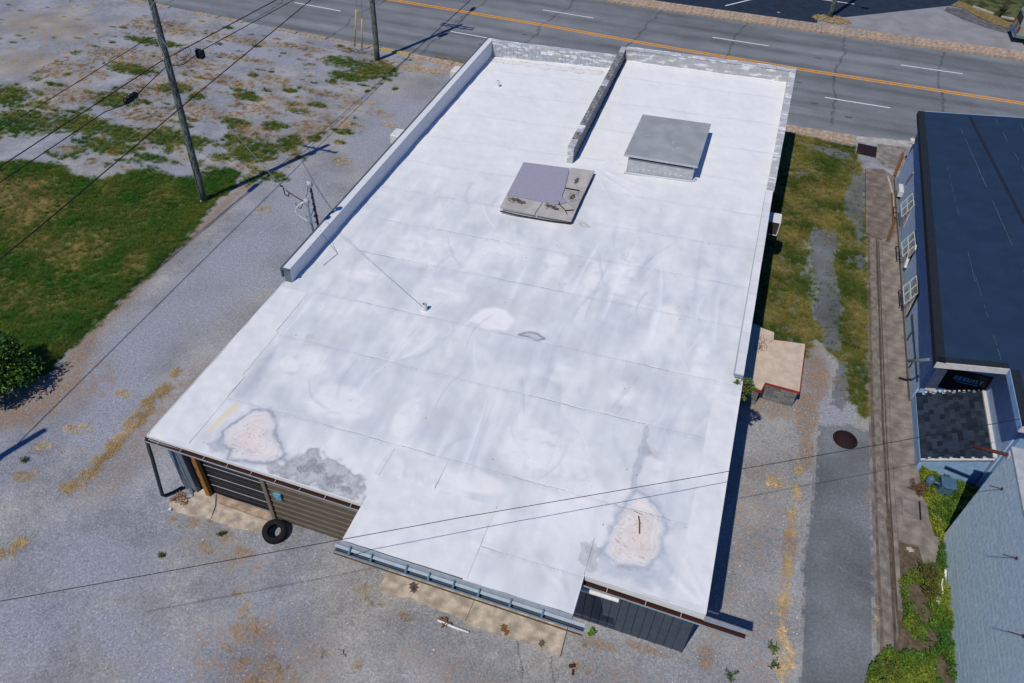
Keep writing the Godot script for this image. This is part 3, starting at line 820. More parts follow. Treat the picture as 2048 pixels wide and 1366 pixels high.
	for k in 46:         # drag marks and creases
		var x := rng.randf_range(-12.5, 1.5)
		var z := rng.randf_range(-36, -10)
		line(im, Vector2((x - RX0) * kx, (z - RZ0) * kz), Vector2((x + rng.randf_range(-1.4, 1.4) - RX0) * kx, (z + rng.randf_range(-.5, .5) - RZ0) * kz), Color(.62, .64, .69), 0, 2.0, .3, .4)
	for k in 70:         # leaves and droppings
		var x := int((rng.randf_range(-13, 2) - RX0) * kx)
		var y := int((rng.randf_range(-26, -9.8) - RZ0) * kz)
		for q in 1 + rng.randi() % 4:
			im.set_pixel(clampi(x + rng.randi() % 3, 0, w - 1), clampi(y + rng.randi() % 3, 0, h - 1), Color(.28, .25, .25))
	for k in 90:         # fine crackle in the silt
		var p := Vector2(rng.randf_range(-11.2, -10.3), rng.randf_range(-10.9, -10.0)) if k < 45 else Vector2(rng.randf_range(-.3, .6), rng.randf_range(-11.6, -10.2))
		var q := p + Vector2(rng.randf_range(-.15, .15), rng.randf_range(-.12, .12))
		line(im, Vector2((p.x - RX0) * kx, (p.y - RZ0) * kz), Vector2((q.x - RX0) * kx, (q.y - RZ0) * kz), Color(.45, .36, .36), 0, 2.0, .45, .2)
	return ImageTexture.create_from_image(im)

var folds := []
var und: FastNoiseLite
var und2: FastNoiseLite
func roof_bump(x: float, z: float) -> float:
	var y := und.get_noise_2d(x, z) * .030 + und2.get_noise_2d(x * 1.0, z * .45) * .010
	for f in folds:
		var p := Vector2(x, z)
		var q := Geometry2D.get_closest_point_to_segment(p, f[0], f[1])
		var d := p.distance_squared_to(q)
		if d < .06:
			var t: float = 1.0 - f[0].distance_to(q) / f[0].distance_to(f[1]) * .8
			y += f[2] * t * exp(-d / (f[3] * f[3]))
	return y

func roof_sheet(z0: float, z1: float, lift0: float, lift1: float, x0: float, x1: float, parent: Node, nm: String, m: Material, lift := 0.0) -> void:
	var st := mb(true)
	var nx := int(ceil((x1 - x0) / .085))
	var nz := int(ceil((z1 - z0) / .085))
	var vs := PackedVector3Array()
	for j in nz + 1:
		for i in nx + 1:
			var x := lerpf(x0, x1, float(i) / nx)
			var z := lerpf(z0, z1, float(j) / nz)
			if z1 < -9.0: z += (.27 * (x + 13.57) / 15.67 - .13) * clampf((z + 10.2) / .6, 0, 1)
			vs.append(Vector3(x, roof_y(x, z) + roof_bump(x, z) + lerpf(lift0, lift1, float(j) / nz) + lift, z))
	for j in nz + 1:
		for i in nx + 1:
			var v := vs[j * (nx + 1) + i]
			st.set_uv(Vector2((v.x - RX0) / (RX1 - RX0), (v.z - RZ0) / (RZ1 - RZ0)))
			st.add_vertex(v)
	for j in nz:
		for i in nx:
			var k := j * (nx + 1) + i
			for q in [k, k + 1, k + nx + 2, k, k + nx + 2, k + nx + 1]: st.add_index(q)
	obj(nm, st, m, parent)

# ---------------------------------------------------------------- build
func _ready() -> void:
	rng.seed = 20240
	var cam := Camera3D.new()
	cam.name = "camera"
	cam.keep_aspect = Camera3D.KEEP_HEIGHT
	cam.fov = 48.885
	cam.near = 0.2
	cam.far = 1500.0
	cam.basis = Basis.from_euler(Vector3(0, 0.29493, 0)) * Basis.from_euler(Vector3(-0.7617, 0, 0)) * Basis.from_euler(Vector3(0, 0, 0.041437))
	cam.position = Vector3(0, 20.0, 0)
	add_child(cam)
	cam.current = true
	var we := WorldEnvironment.new()
	we.name = "world"
	var env := Environment.new()
	var sky := Sky.new()
	var sm := ProceduralSkyMaterial.new()
	sm.sky_top_color = Color(.020, .095, .34).linear_to_srgb()
	sm.sky_horizon_color = Color(.11, .22, .46).linear_to_srgb()
	sm.sky_curve = 0.12
	sm.ground_bottom_color = Color(.10, .10, .11).linear_to_srgb()
	sm.ground_horizon_color = Color(.14, .17, .24).linear_to_srgb()
	sm.sun_angle_max = 1.0
	sky.sky_material = sm
	env.background_mode = Environment.BG_SKY
	env.sky = sky
	env.tonemap_mode = Environment.TONE_MAPPER_LINEAR
	env.tonemap_exposure = 0.97
	env.sdfgi_enabled = true
	env.ssao_enabled = true
	env.ssil_enabled = true
	we.environment = env
	add_child(we)
	var sun := DirectionalLight3D.new()
	sun.name = "sun"
	sun.light_energy = 1.18
	sun.light_color = Color(1.0, .965, .905)
	sun.light_angular_distance = 0.5
	sun.shadow_enabled = true
	add_child(sun)
	sun.look_at_from_position(-SUN * 50.0, Vector3.ZERO, Vector3.UP)

	make_textures()
	make_materials()
	ground_masks()
	terrain()
	street()
	warehouse()
	rear_details()
	rooftop_items()
	stoop()
	side_street_strip()
	blue_building()
	block_building()
	utilities()
	across_the_road()
	plants()
	litter()
	ground_cover()

func terrain() -> void:
	var st := mb()
	for i in 12:
		for j in 12:
			var x := -420.0 + i * 70.0
			var z := -470.0 + j * 70.0
			quad(st, Vector3(x, -.03, z), Vector3(x + 70, -.03, z), Vector3(x + 70, -.03, z + 70), Vector3(x, -.03, z + 70))
	struct(obj("ground", st, M.far_ground), "wide dry ground around the lots", "ground")
	var gm := StandardMaterial3D.new()
	gm.albedo_texture = ground_texture()
	gm.roughness = .95
	gm.metallic_specular = .25
	gm.detail_enabled = true
	gm.detail_blend_mode = BaseMaterial3D.BLEND_MODE_MUL
	gm.detail_albedo = T.speck_rgb
	gm.detail_uv_layer = BaseMaterial3D.DETAIL_UV_2
	M.gravel = gm
	var g := mb(true)
	var n := 90
	for j in 57:
		for i in n + 1:
			var x := lerpf(GX0, GX1, float(i) / n)
			var z := lerpf(GZ0, GZ1, float(j) / 56)
			g.set_uv(Vector2(float(i) / n, float(j) / 56))
			g.set_uv2(Vector2(x, z) / 5.3)
			g.add_vertex(Vector3(x, 0, z))
	for j in 56:
		for i in n:
			var k := j * (n + 1) + i
			for q in [k, k + 1, k + n + 2, k, k + n + 2, k + n + 1]: g.add_index(q)
	struct(obj("gravel_lot", g, gm), "grey gravel lot with lawn, dead grass and asphalt round the white-roofed building", "ground")

func low_z(x: float) -> float:
	var p := [[-62, -44.7], [-42, -43.95], [-30, -43.35], [-25.7, -43.22], [-17, -42.8], [2.9, -42.2], [6.5, -42.33], [9.7, -42.9], [42, -44.2]]
	return along(p, x)

func high_z(x: float) -> float:
	return along([[-62, -57.4], [-6, -56.95], [1, -57.1], [7, -57.16], [17.3, -57.57], [42, -58.6]], x)

func along(p: Array, x: float) -> float:
	for i in p.size() - 1:
		if x <= p[i + 1][0]: return lerpf(p[i][1], p[i + 1][1], clampf((x - p[i][0]) / (p[i + 1][0] - p[i][0]), 0, 1))
	return p[-1][1]

func band(called: String, x0: float, x1: float, fa: Callable, fb: Callable, y: float, m: Material, parent: Node = null, thick := 0.0, n := 12) -> MeshInstance3D:
	# a strip between two curves z = fa(x) (nearer the camera) and z = fb(x)
	var st := mb()
	for i in n:
		var a := lerpf(x0, x1, float(i) / n)
		var b := lerpf(x0, x1, float(i + 1) / n)
		var p := [Vector3(a, y, fb.call(a)), Vector3(b, y, fb.call(b)), Vector3(b, y, fa.call(b)), Vector3(a, y, fa.call(a))]
		for t in [0, 1, 2, 0, 2, 3]:
			st.set_uv(Vector2((p[t].x + 62.0) / 104.0, (p[t].z + 58.6) / 17.6))
			st.set_uv2(Vector2(p[t].x, p[t].z) / 1.7)
			st.add_vertex(p[t])
		if thick > 0.0:
			var d := Vector3(0, -thick, 0)
			quad(st, p[3], p[2], p[2] + d, p[3] + d)
			quad(st, p[1], p[0], p[0] + d, p[1] + d)
			if i == 0: quad(st, p[0], p[3], p[3] + d, p[0] + d)
			if i == n - 1: quad(st, p[2], p[1], p[1] + d, p[2] + d)
	return obj(called, st, m, parent)

func street() -> void:
	var sm := StandardMaterial3D.new()
	sm.albedo_texture = street_texture()
	sm.roughness = .9
	sm.metallic_specular = .3
	sm.detail_enabled = true
	sm.detail_blend_mode = BaseMaterial3D.BLEND_MODE_MUL
	sm.detail_albedo = T.speck_soft
	sm.detail_uv_layer = BaseMaterial3D.DETAIL_UV_2
	struct(band("road", -62, 42, low_z, high_z, .006, sm, null, 0, 52), "grey four-lane asphalt road", "road")
	# markings
	var wy := func(x): return along([[-62, -51.5], [-25.8, -51.09], [-13.7, -50.85], [-5, -50.42], [3, -50.3], [16.3, -50.5], [42, -51.0]], x)
	for s in [.0, -.27]:
		var fa := func(x): return wy.call(x) + .075 + s + .10
		var fb := func(x): return wy.call(x) - .075 + s + .10
		struct(band("yellow_line", -60, 42, fa, fb, .0105, M.paint_orange, null, 0, 40), "one of the two worn orange-yellow centre lines of the road", "road marking")
	var w1 := func(x): return along([[-60, -48.6], [-31.6, -47.89], [-19.2, -47.34], [5, -46.74], [8.8, -46.8], [42, -47.8]], x)
	var w2 := func(x): return along([[-60, -54.4], [-15, -53.61], [-2.4, -53.36], [1, -53.4], [9.6, -53.61], [42, -54.6]], x)
	for row in [[w1, -44.0], [w2, -39.4]]:
		for k in 8:
			var x: float = row[1] + k * 12.2
			if absf(x - 29) < 8 and row[0] == w1: continue
			var f: Callable = row[0]
			var fa := func(q): return f.call(q) + .055
			var fb := func(q): return f.call(q) - .055
			struct(band("lane_dash", x, x + 3.75, fa, fb, .0105, M.paint_white, null, 0, 3), "white lane dash on the road", "road marking")
	# near kerb, broken and pale, then painted, then tan
	for k in 17:
		var x := -58.0 + k * 2.1
		if k in [9, 12]: continue
		var fa := func(q): return low_z(q) + .34
		var fb := func(q): return low_z(q) - .02
		struct(band("kerb", x, x + 2.06 - rng.randf_range(0, .3), fa, fb, rng.randf_range(.03, .06), M.kerb, null, .06, 2), "weathered kerb stone on the near road edge", "kerb")
	var ya := func(q): return low_z(q) + .28
	var yb := func(q): return low_z(q) - .02
	struct(band("kerb", -23.5, -20.6, ya, yb, .075, M.kerb_yellow, null, .08, 3), "faded yellow painted kerb beside the second pole", "kerb")
	var ta := func(q): return low_z(q) + .48
	for k in 3:
		struct(band("kerb", -20.55 + k * 1.5, -19.09 + k * 1.5, ta, yb, .06, M.concrete_tan, null, .07, 2), "tan concrete kerb at the lot entrance", "kerb")
	struct(sheet("pavement", [[-18.4, -42.22], [-16.0, -42.1], [-16.0, -41.35], [-17.9, -41.5]], .03, M.concrete_tan, null, .04), "broken tan concrete apron near the building corner", "pavement")
	var tb := func(q): return low_z(q) + .6
	struct(band("worn_patch", -19.0, -16.2, func(q): return low_z(q) - .03, func(q): return low_z(q) - .62, .009, mat(C(.22, .20, .15), .9, T.flake, .4), null, 0, 4), "dusty olive strip in the road gutter", "road")
	struct(sheet("pavement", [[-16.0, -42.74], [2.0, -42.2], [2.0, -38.25], [-16.0, -38.25]], .05, M.concrete_tan, null, .06), "pavement in front of the building", "pavement")
	# pavement slabs at the right
	var xs := [2.02, 3.7, 5.35, 6.5]
	for k in 3:
		struct(sheet("pavement_slab", [[xs[k] + .012, low_z(xs[k])], [xs[k + 1] - .012, low_z(xs[k + 1])], [xs[k + 1] - .012, low_z(xs[k + 1]) + 1.02 + .05 * k], [xs[k] + .012, low_z(xs[k]) + .86 + .05 * k]], .07 + .004 * k, M.concrete_tan, null, .08), "tan pavement slab between road and mown strip", "pavement")
	struct(sheet("apron", [[6.53, -42.36], [9.7, -42.93], [12.5, -43.1], [12.5, -42.4], [9.6, -42.15], [6.62, -41.72]], .03, M.concrete_pale, null, .04), "pale concrete apron of the side street", "pavement")
	struct(sheet("apron", [[7.72, -41.9], [9.6, -42.12], [9.6, -40.4], [9.0, -39.3], [8.0, -39.4], [7.56, -40.4]], .026, M.apron_grey, null, .03), "stained concrete behind the drain plate", "pavement")
	var gr := thing("drain_plate", "rusty dark red drain plate by the road at the end of the side street", "drain cover", Vector3(7.15, .035, -40.9))
	var g := mb()
	bx(g, Vector3.ZERO, Vector3(1.0, .03, 1.2), .008, Basis(Vector3.UP, -.08))
	obj("plate", g, M.iron, gr)
	g = mb()
	for k in 4: bx(g, Vector3(-.36 + k * .24, .02, .02), Vector3(.02, .012, 1.0), 0, Basis(Vector3.UP, -.08))
	obj("rib", g, M.iron, gr)

# ---------------------------------------------------------------- the white-roofed building
func prism(st: SurfaceTool, a: Vector3, b: Vector3, w: float, ha: float, hb: float, bev := 0.0) -> void:
	# a wall along a->b whose top runs from y=ha to y=hb, w thick
	var d := (b - a)
	d.y = 0
	var s := d.normalized().cross(Vector3.UP) * w * .5
	var p := [a + s, a - s, b - s, b + s]
	var t := [Vector3(p[0].x, ha, p[0].z), Vector3(p[1].x, ha, p[1].z), Vector3(p[2].x, hb, p[2].z), Vector3(p[3].x, hb, p[3].z)]
	# order ccw from above
	hexa(st, [p[0], p[3], p[2], p[1], t[0], t[3], t[2], t[1]])

func coping_run(parent: Node, a: Vector3, b: Vector3, w: float, ha: float, hb: float, seg: float, thick: float, mats: Array) -> void:
	var n := int(round(Vector2(a.x - b.x, a.z - b.z).length() / seg))
	for k in n:
		var t0 := float(k) / n
		var t1 := float(k + 1) / n
		var p := a.lerp(b, t0)
		var q := a.lerp(b, t1)
		var g := (q - p).normalized() * .006
		var y0 := lerpf(ha, hb, t0) + rng.randf_range(-.006, .006)
		var y1 := lerpf(ha, hb, t1) + rng.randf_range(-.006, .006)
		p += g; q -= g
		p.y = y0 - thick; q.y = y1 - thick
		var st := mb()
		prism(st, p, q, w + rng.randf_range(-.012, .012), y0, y1)
		obj("coping_block", st, mats[rng.randi() % mats.size()], parent)

func warehouse() -> void:
	und = noise(51, .55, 3)
	und2 = noise(52, 2.6, 2)
	for f in [[-4.6, -27.3, -2.6, -25.9, .028, .05], [-4.5, -27.6, -2.2, -26.7, .022, .05], [-4.7, -27.0, -3.6, -25.2, .02, .05], [-4.6, -27.7, -3.4, -27.4, .03, .06], [-4.8, -26.8, -4.3, -25.4, .02, .06], [-8.3, -14.6, -8.0, -16.0, .018, .07], [-8.3, -14.7, -7.4, -16.3, .015, .07], [-2.6, -19.9, -.9, -19.7, .03, .05], [-5.4, -28.8, -4.4, -31.5, .02, .06], [-5.0, -28.4, -3.9, -28.9, .02, .06], [-10.8, -24.2, -9.6, -22.2, .012, .05], [-8.6, -23.8, -7.4, -21.6, .014, .05], [1.9, -9.7, .6, -10.6, .025, .07], [2.0, -9.8, 1.2, -11.0, .02, .06], [-13.4, -17.6, -12.4, -19.0, .012, .06], [-1.2, -9.0, -2.4, -9.8, .02, .06], [-1.1, -8.8, -1.6, -9.9, .022, .06], [-3.2, -9.4, -4.2, -9.55, .016, .06], [-5.6, -10.7, -5.4, -11.3, .03, .05], [-5.9, -10.7, -5.75, -11.2, .03, .05], [-6.2, -10.7, -6.3, -11.2, .035, .06], [-5.2, -10.7, -4.9, -11.1, .03, .05], [-5.9, -16.9, -4.2, -16.9, .01, .06], [-4.7, -17.05, -4.3, -17.2, .02, .09]]:
		folds.append([Vector2(f[0], f[1]), Vector2(f[2], f[3]), f[4], f[5]])
	var b := thing("warehouse", "large single-storey building under a stained white membrane roof, in the middle", "building", Vector3.ZERO)
	# walls
	var st := mb()
	prism(st, Vector3(-13.48, 0, -10.2), Vector3(-13.48, 0, -38.1), .2, 3.0, 2.9)
	obj("side_wall", st, M.wall_white, b)
	st = mb()
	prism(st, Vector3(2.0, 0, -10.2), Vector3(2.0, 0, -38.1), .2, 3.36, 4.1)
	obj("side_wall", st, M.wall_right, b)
	st = mb()
	prism(st, Vector3(-13.38, 0, -38.0), Vector3(1.9, 0, -38.0), .2, 2.9, 3.9)
	obj("front_wall", st, M.wall_white, b)
	# roof membrane in lapped sheets
	var rm := StandardMaterial3D.new()
	rm.albedo_texture = roof_texture()
	rm.roughness = .72
	rm.metallic_specular = .3
	rm.uv1_scale = Vector3(1, 1, 1)
	M.roof = rm
	var r := Node3D.new()
	r.name = "roof"
	b.add_child(r)
	var edges := [-37.9]
	for s in SEAMS: if s > -37.0 and s < -10.0: edges.append(s)
	edges.append(-9.58)
	for k in edges.size() - 1:
		var z0: float = edges[k] - (.05 if k > 0 else 0.0)
		if edges[k + 1] <= -28.4:
			roof_sheet(z0, edges[k + 1], 0.012, 0.0, -13.32, -6.24, r, "membrane_sheet", rm)
			roof_sheet(z0, edges[k + 1], 0.012, 0.0, -6.11, 2.0, r, "membrane_sheet", rm)
		elif k == edges.size() - 2:
			roof_sheet(z0, edges[k + 1], 0.012, 0.0, -13.6, 2.12, r, "membrane_sheet", rm)
		else:
			roof_sheet(z0, edges[k + 1], 0.012, 0.0, -13.6 if edges[k + 1] > -17 else -13.34, 2.12 if edges[k + 1] > -17 else 2.0, r, "membrane_sheet", rm)
	# later strips laid over the edges and the canopy
	var cz := [-16.75, -14.7, -12.6, -9.75]
	for k in 3:
		roof_sheet(cz[k], cz[k + 1], .017, .014, -13.59, -12.5 + .1 * k, r, "edge_strip", M.roof_edge, .002)
	roof_sheet(-16.5, -9.72, .017, .017, 1.36, 2.11, r, "edge_strip", M.roof_edge, .002)
	roof_sheet(-10.62, -8.45, .03, .02, -6.80, -3.45, r, "canopy_sheet", M.roof_edge, .004)
	roof_sheet(-10.55, -8.42, .024, .016, -3.55, -.82, r, "canopy_sheet", M.roof, .004)
	roof_sheet(-11.55, -10.6, .016, .036, -6.85, -5.2, r, "patch_sheet", M.roof_edge, .002)
	roof_sheet(-11.5, -10.5, .02, .04, -6.92, -6.78, r, "patch_sheet", M.roof_edge, .010)
	roof_sheet(-10.0, -8.46, .03, .02, -3.63, -3.46, r, "patch_sheet", M.roof_edge, .014)
	# deck under the membrane, so that edges have thickness
	st = mb()
	for q in [[-13.585, 2.105, -17.0, -9.66], [-6.79, -.83, -9.66, -8.47]]:
		hexa(st, [Vector3(q[0], roof_y(q[0], q[3]) - .22, q[3] - .02), Vector3(q[1], roof_y(q[1], q[3]) - .22, q[3]), Vector3(q[1], roof_y(q[1], q[2]) - .22, q[2]), Vector3(q[0], roof_y(q[0], q[2]) - .22, q[2]), Vector3(q[0], roof_y(q[0], q[3]) - .13, q[3]), Vector3(q[1], roof_y(q[1], q[3]) - .13, q[3]), Vector3(q[1], roof_y(q[1], q[2]) - .13, q[2]), Vector3(q[0], roof_y(q[0], q[2]) - .13, q[2])])
	obj("roof_deck", st, M.wall_white, b)
	# drip edges
	st = mb()
	prism(st, Vector3(-13.60, 3.0, -9.71), Vector3(-6.82, 3.0, -9.59), .03, roof_y(-13.6, -9.7) + .005, roof_y(-6.8, -9.6) + .02)
	obj("drip_edge", st, M.roof_edge, b)
	st = mb()
	prism(st, Vector3(-.80, 3.24, -9.47), Vector3(2.12, 3.24, -9.42), .03, roof_y(-.8, -9.5) + .012, roof_y(2.1, -9.5) + .012)
	obj("drip_edge", st, M.roof_edge, b)
	st = mb()
	prism(st, Vector3(-6.82, 3.04, -8.43), Vector3(-.81, 3.16, -8.40), .02, roof_y(-6.8, -8.4) + .01, roof_y(-.8, -8.4) + .01)
	obj("drip_edge", st, M.gutter_face, b)
	st = mb()
	prism(st, Vector3(-.815, 3.1, -8.43), Vector3(-.815, 3.1, -9.46), .02, roof_y(-.8, -8.4) + .02, roof_y(-.8, -9.5) + .03)
	obj("drip_edge", st, M.roof_edge, b)
	st = mb()
	prism(st, Vector3(2.115, 3.3, -9.44), Vector3(2.115, 3.3, -17.3), .02, roof_y(2.1, -9.5) + .03, roof_y(2.1, -17.3) + .04)
	obj("drip_edge", st, M.roof_edge, b)
	st = mb()
	prism(st, Vector3(-13.605, 3.0, -9.70), Vector3(-13.605, 3.0, -17.1), .02, roof_y(-13.6, -9.5) + .02, roof_y(-13.6, -17.1) + .03)
	obj("drip_edge", st, M.roof_edge, b)
	# left parapet, smooth and white, with a dark metal edge outside
	var lp := Node3D.new()
	lp.name = "left_parapet"
	lp.name = "parapet"
	b.add_child(lp, true)
	st = mb()
	prism(st, Vector3(-13.46, 2.85, -17.12), Vector3(-13.46, 2.85, -38.15), .27, 3.68, 3.89)
	obj("parapet_wall", st, M.parapet, lp)
	st = mb()
	prism(st, Vector3(-13.635, 3.3, -17.05), Vector3(-13.635, 3.4, -38.18), .05, 3.70, 3.91)
	obj("edge_trim", st, M.trim_dark, lp)
	st = mb()
	prism(st, Vector3(-13.61, 3.62, -17.09), Vector3(-13.30, 3.62, -17.09), .05, 3.70, 3.70)
	obj("edge_trim", st, M.trim_dark, lp)
	box("end_face", Vector3(-13.59, 3.05, -17.13), Vector3(-13.33, 3.64, -17.10), M.metal_corner, lp, .01)
	# front parapet of the left part: painted block courses
	var fp := Node3D.new()
	fp.name = "parapet"
	b.add_child(fp, true)
	fp.name = "front_parapet"
	st = mb()
	prism(st, Vector3(-13.32, 2.8, -38.02), Vector3(-6.38, 3.3, -38.02), .22, 3.87, 4.12)
	obj("parapet_core", st, M.parapet_blocks, fp)
	for row in 4:
		var nb := 17
		for k in nb:
			var x := -13.30 + (k - (.5 if row % 2 else 0.0)) * .41
			var x0 := maxf(x, -13.31)
			var x1 := minf(x + .40, -6.42)
			if x1 - x0 < .06: continue
			var u := (x0 + 13.57) / 7.2
			var yt := 3.875 + .25 * u - row * .205
			var s := mb()
			bx(s, Vector3((x0 + x1) * .5, yt - .1, -37.90 + rng.randf_range(-.004, .006)), Vector3(x1 - x0, .196, .05), .008)
			obj("block", s, [M.parapet_blocks, M.parapet_blocks, M.silver_b, M.parapet_blocks, M.parapet_blocks, M.silver][rng.randi() % 6], fp)
	# dividing wall with tarred cap
	var mw := Node3D.new()
	mw.name = "dividing_wall"
	b.add_child(mw)
	st = mb()
	prism(st, Vector3(-6.24, 3.2, -28.0), Vector3(-6.24, 3.2, -38.1), .22, 4.12, 4.50)
	obj("wall_body", st, M.silver_dark, mw)
	coping_run(mw, Vector3(-6.25, 0, -27.95), Vector3(-6.25, 0, -38.12), .28, 4.20, 4.58, .62, .07, [M.silver_dark, M.silver_dark, M.silver])
	st = mb()
	bx(st, Vector3(-6.25, 3.78, -27.945), Vector3(.27, .78, .03), .008)
	obj("end_cap", st, M.silver_b, mw)
	# front and right parapets of the higher part, silver coated
	var rp := Node3D.new()
	rp.name = "silver_parapet"
	b.add_child(rp)
	st = mb()
	prism(st, Vector3(-6.1, 3.2, -38.03), Vector3(2.2, 3.4, -38.03), .26, 4.55, 4.80)
	obj("wall_body", st, M.silver, rp)
	coping_run(rp, Vector3(-6.1, 0, -38.03), Vector3(2.23, 0, -38.03), .31, 4.61, 4.86, .9, .06, [M.silver, M.silver_b])
	st = mb()
	prism(st, Vector3(2.07, 3.2, -38.0), Vector3(2.02, 3.2, -27.9), .24, 4.80, 3.96)
	prism(st, Vector3(2.02, 3.2, -27.9), Vector3(2.0, 3.2, -17.45), .2, 3.96, 3.70)
	obj("wall_body", st, M.silver_b, rp)
	coping_run(rp, Vector3(2.08, 0, -37.86), Vector3(2.01, 0, -27.9), .30, 4.86, 4.02, .62, .06, [M.silver, M.silver_b])
	coping_run(rp, Vector3(1.985, 0, -27.88), Vector3(1.98, 0, -17.35), .27, 4.02, 3.755, .95, .06, [M.parapet, M.roof_edge])
	st = mb()
	tube(st, [Vector3(1.86, 3.97, -27.8), Vector3(1.84, 3.80, -21.5), Vector3(1.83, 3.72, -17.3)], .022, 6)
	obj("crack_filler", st, mat(C(.33, .38, .46), .7, null), rp)
	st = mb()
	bx(st, Vector3(1.98, 3.72, -17.26), Vector3(.26, .07, .09), .01)
	obj("end_cap", st, M.steel_blue, rp)

func gutter(parent: Node, x0: float, x1: float, y0: float, y1: float, z0: float, z1: float, w: float, h: float, mo: Material, mi: Material, straps: Array, sm: Material, fin := false) -> void:
	var g := Node3D.new()
	g.name = "gutter"
	parent.add_child(g, true)
	var a := Vector3(x0, y0, z0)
	var b := Vector3(x1, y1, z1)
	var pr := [[0, 0], [0, -h], [w * .72, -h], [w, -h * .35], [w, 0], [w - .018, 0]]
	var st := mb()
	for k in 4:
		var p := Vector3(0, pr[k][1], pr[k][0])
		var q := Vector3(0, pr[k + 1][1], pr[k + 1][0])
		quad(st, a + p, a + q, b + q, b + p)
	# rolled front lip
	tube(st, [a + Vector3(0, 0, w), b + Vector3(0, 0, w)], .014, 6)
	obj("trough", st, mo, g)
	st = mb()
	for k in 3:
		var p := Vector3(0, pr[k][1] + .01, pr[k][0] + (.006 if k == 0 else -.004))
		var q := Vector3(0, pr[k + 1][1] + .01, pr[k + 1][0] + (.006 if k == 0 else -.004))
		quad(st, a + p, b + p, b + q, a + q)
	quad(st, a + Vector3(0, -h * .35, w - .008), b + Vector3(0, -h * .35, w - .008), b + Vector3(0, -.01, w - .008), a + Vector3(0, -.01, w - .008))
	obj("lining", st, mi, g)
	for s in straps:
		var t: float = (s - x0) / (x1 - x0)
		var p := a.lerp(b, t)
		st = mb()
		if fin:
			bx(st, p + Vector3(0, .015, w * .5), Vector3(.05, .03, w), .006)
			hexa(st, [p + Vector3(-.03, 0, w * .75), p + Vector3(.03, 0, w * .75), p + Vector3(.03, 0, 0.01), p + Vector3(-.03, 0, 0.01), p + Vector3(-.015, .03, w * .7), p + Vector3(.015, .03, w * .7), p + Vector3(.015, .16, 0.02), p + Vector3(-.015, .16, 0.02)])
		else:
			bx(st, p + Vector3(0, .008, w * .5), Vector3(.012, .008, w + .02))
		obj("strap", st, sm, g)

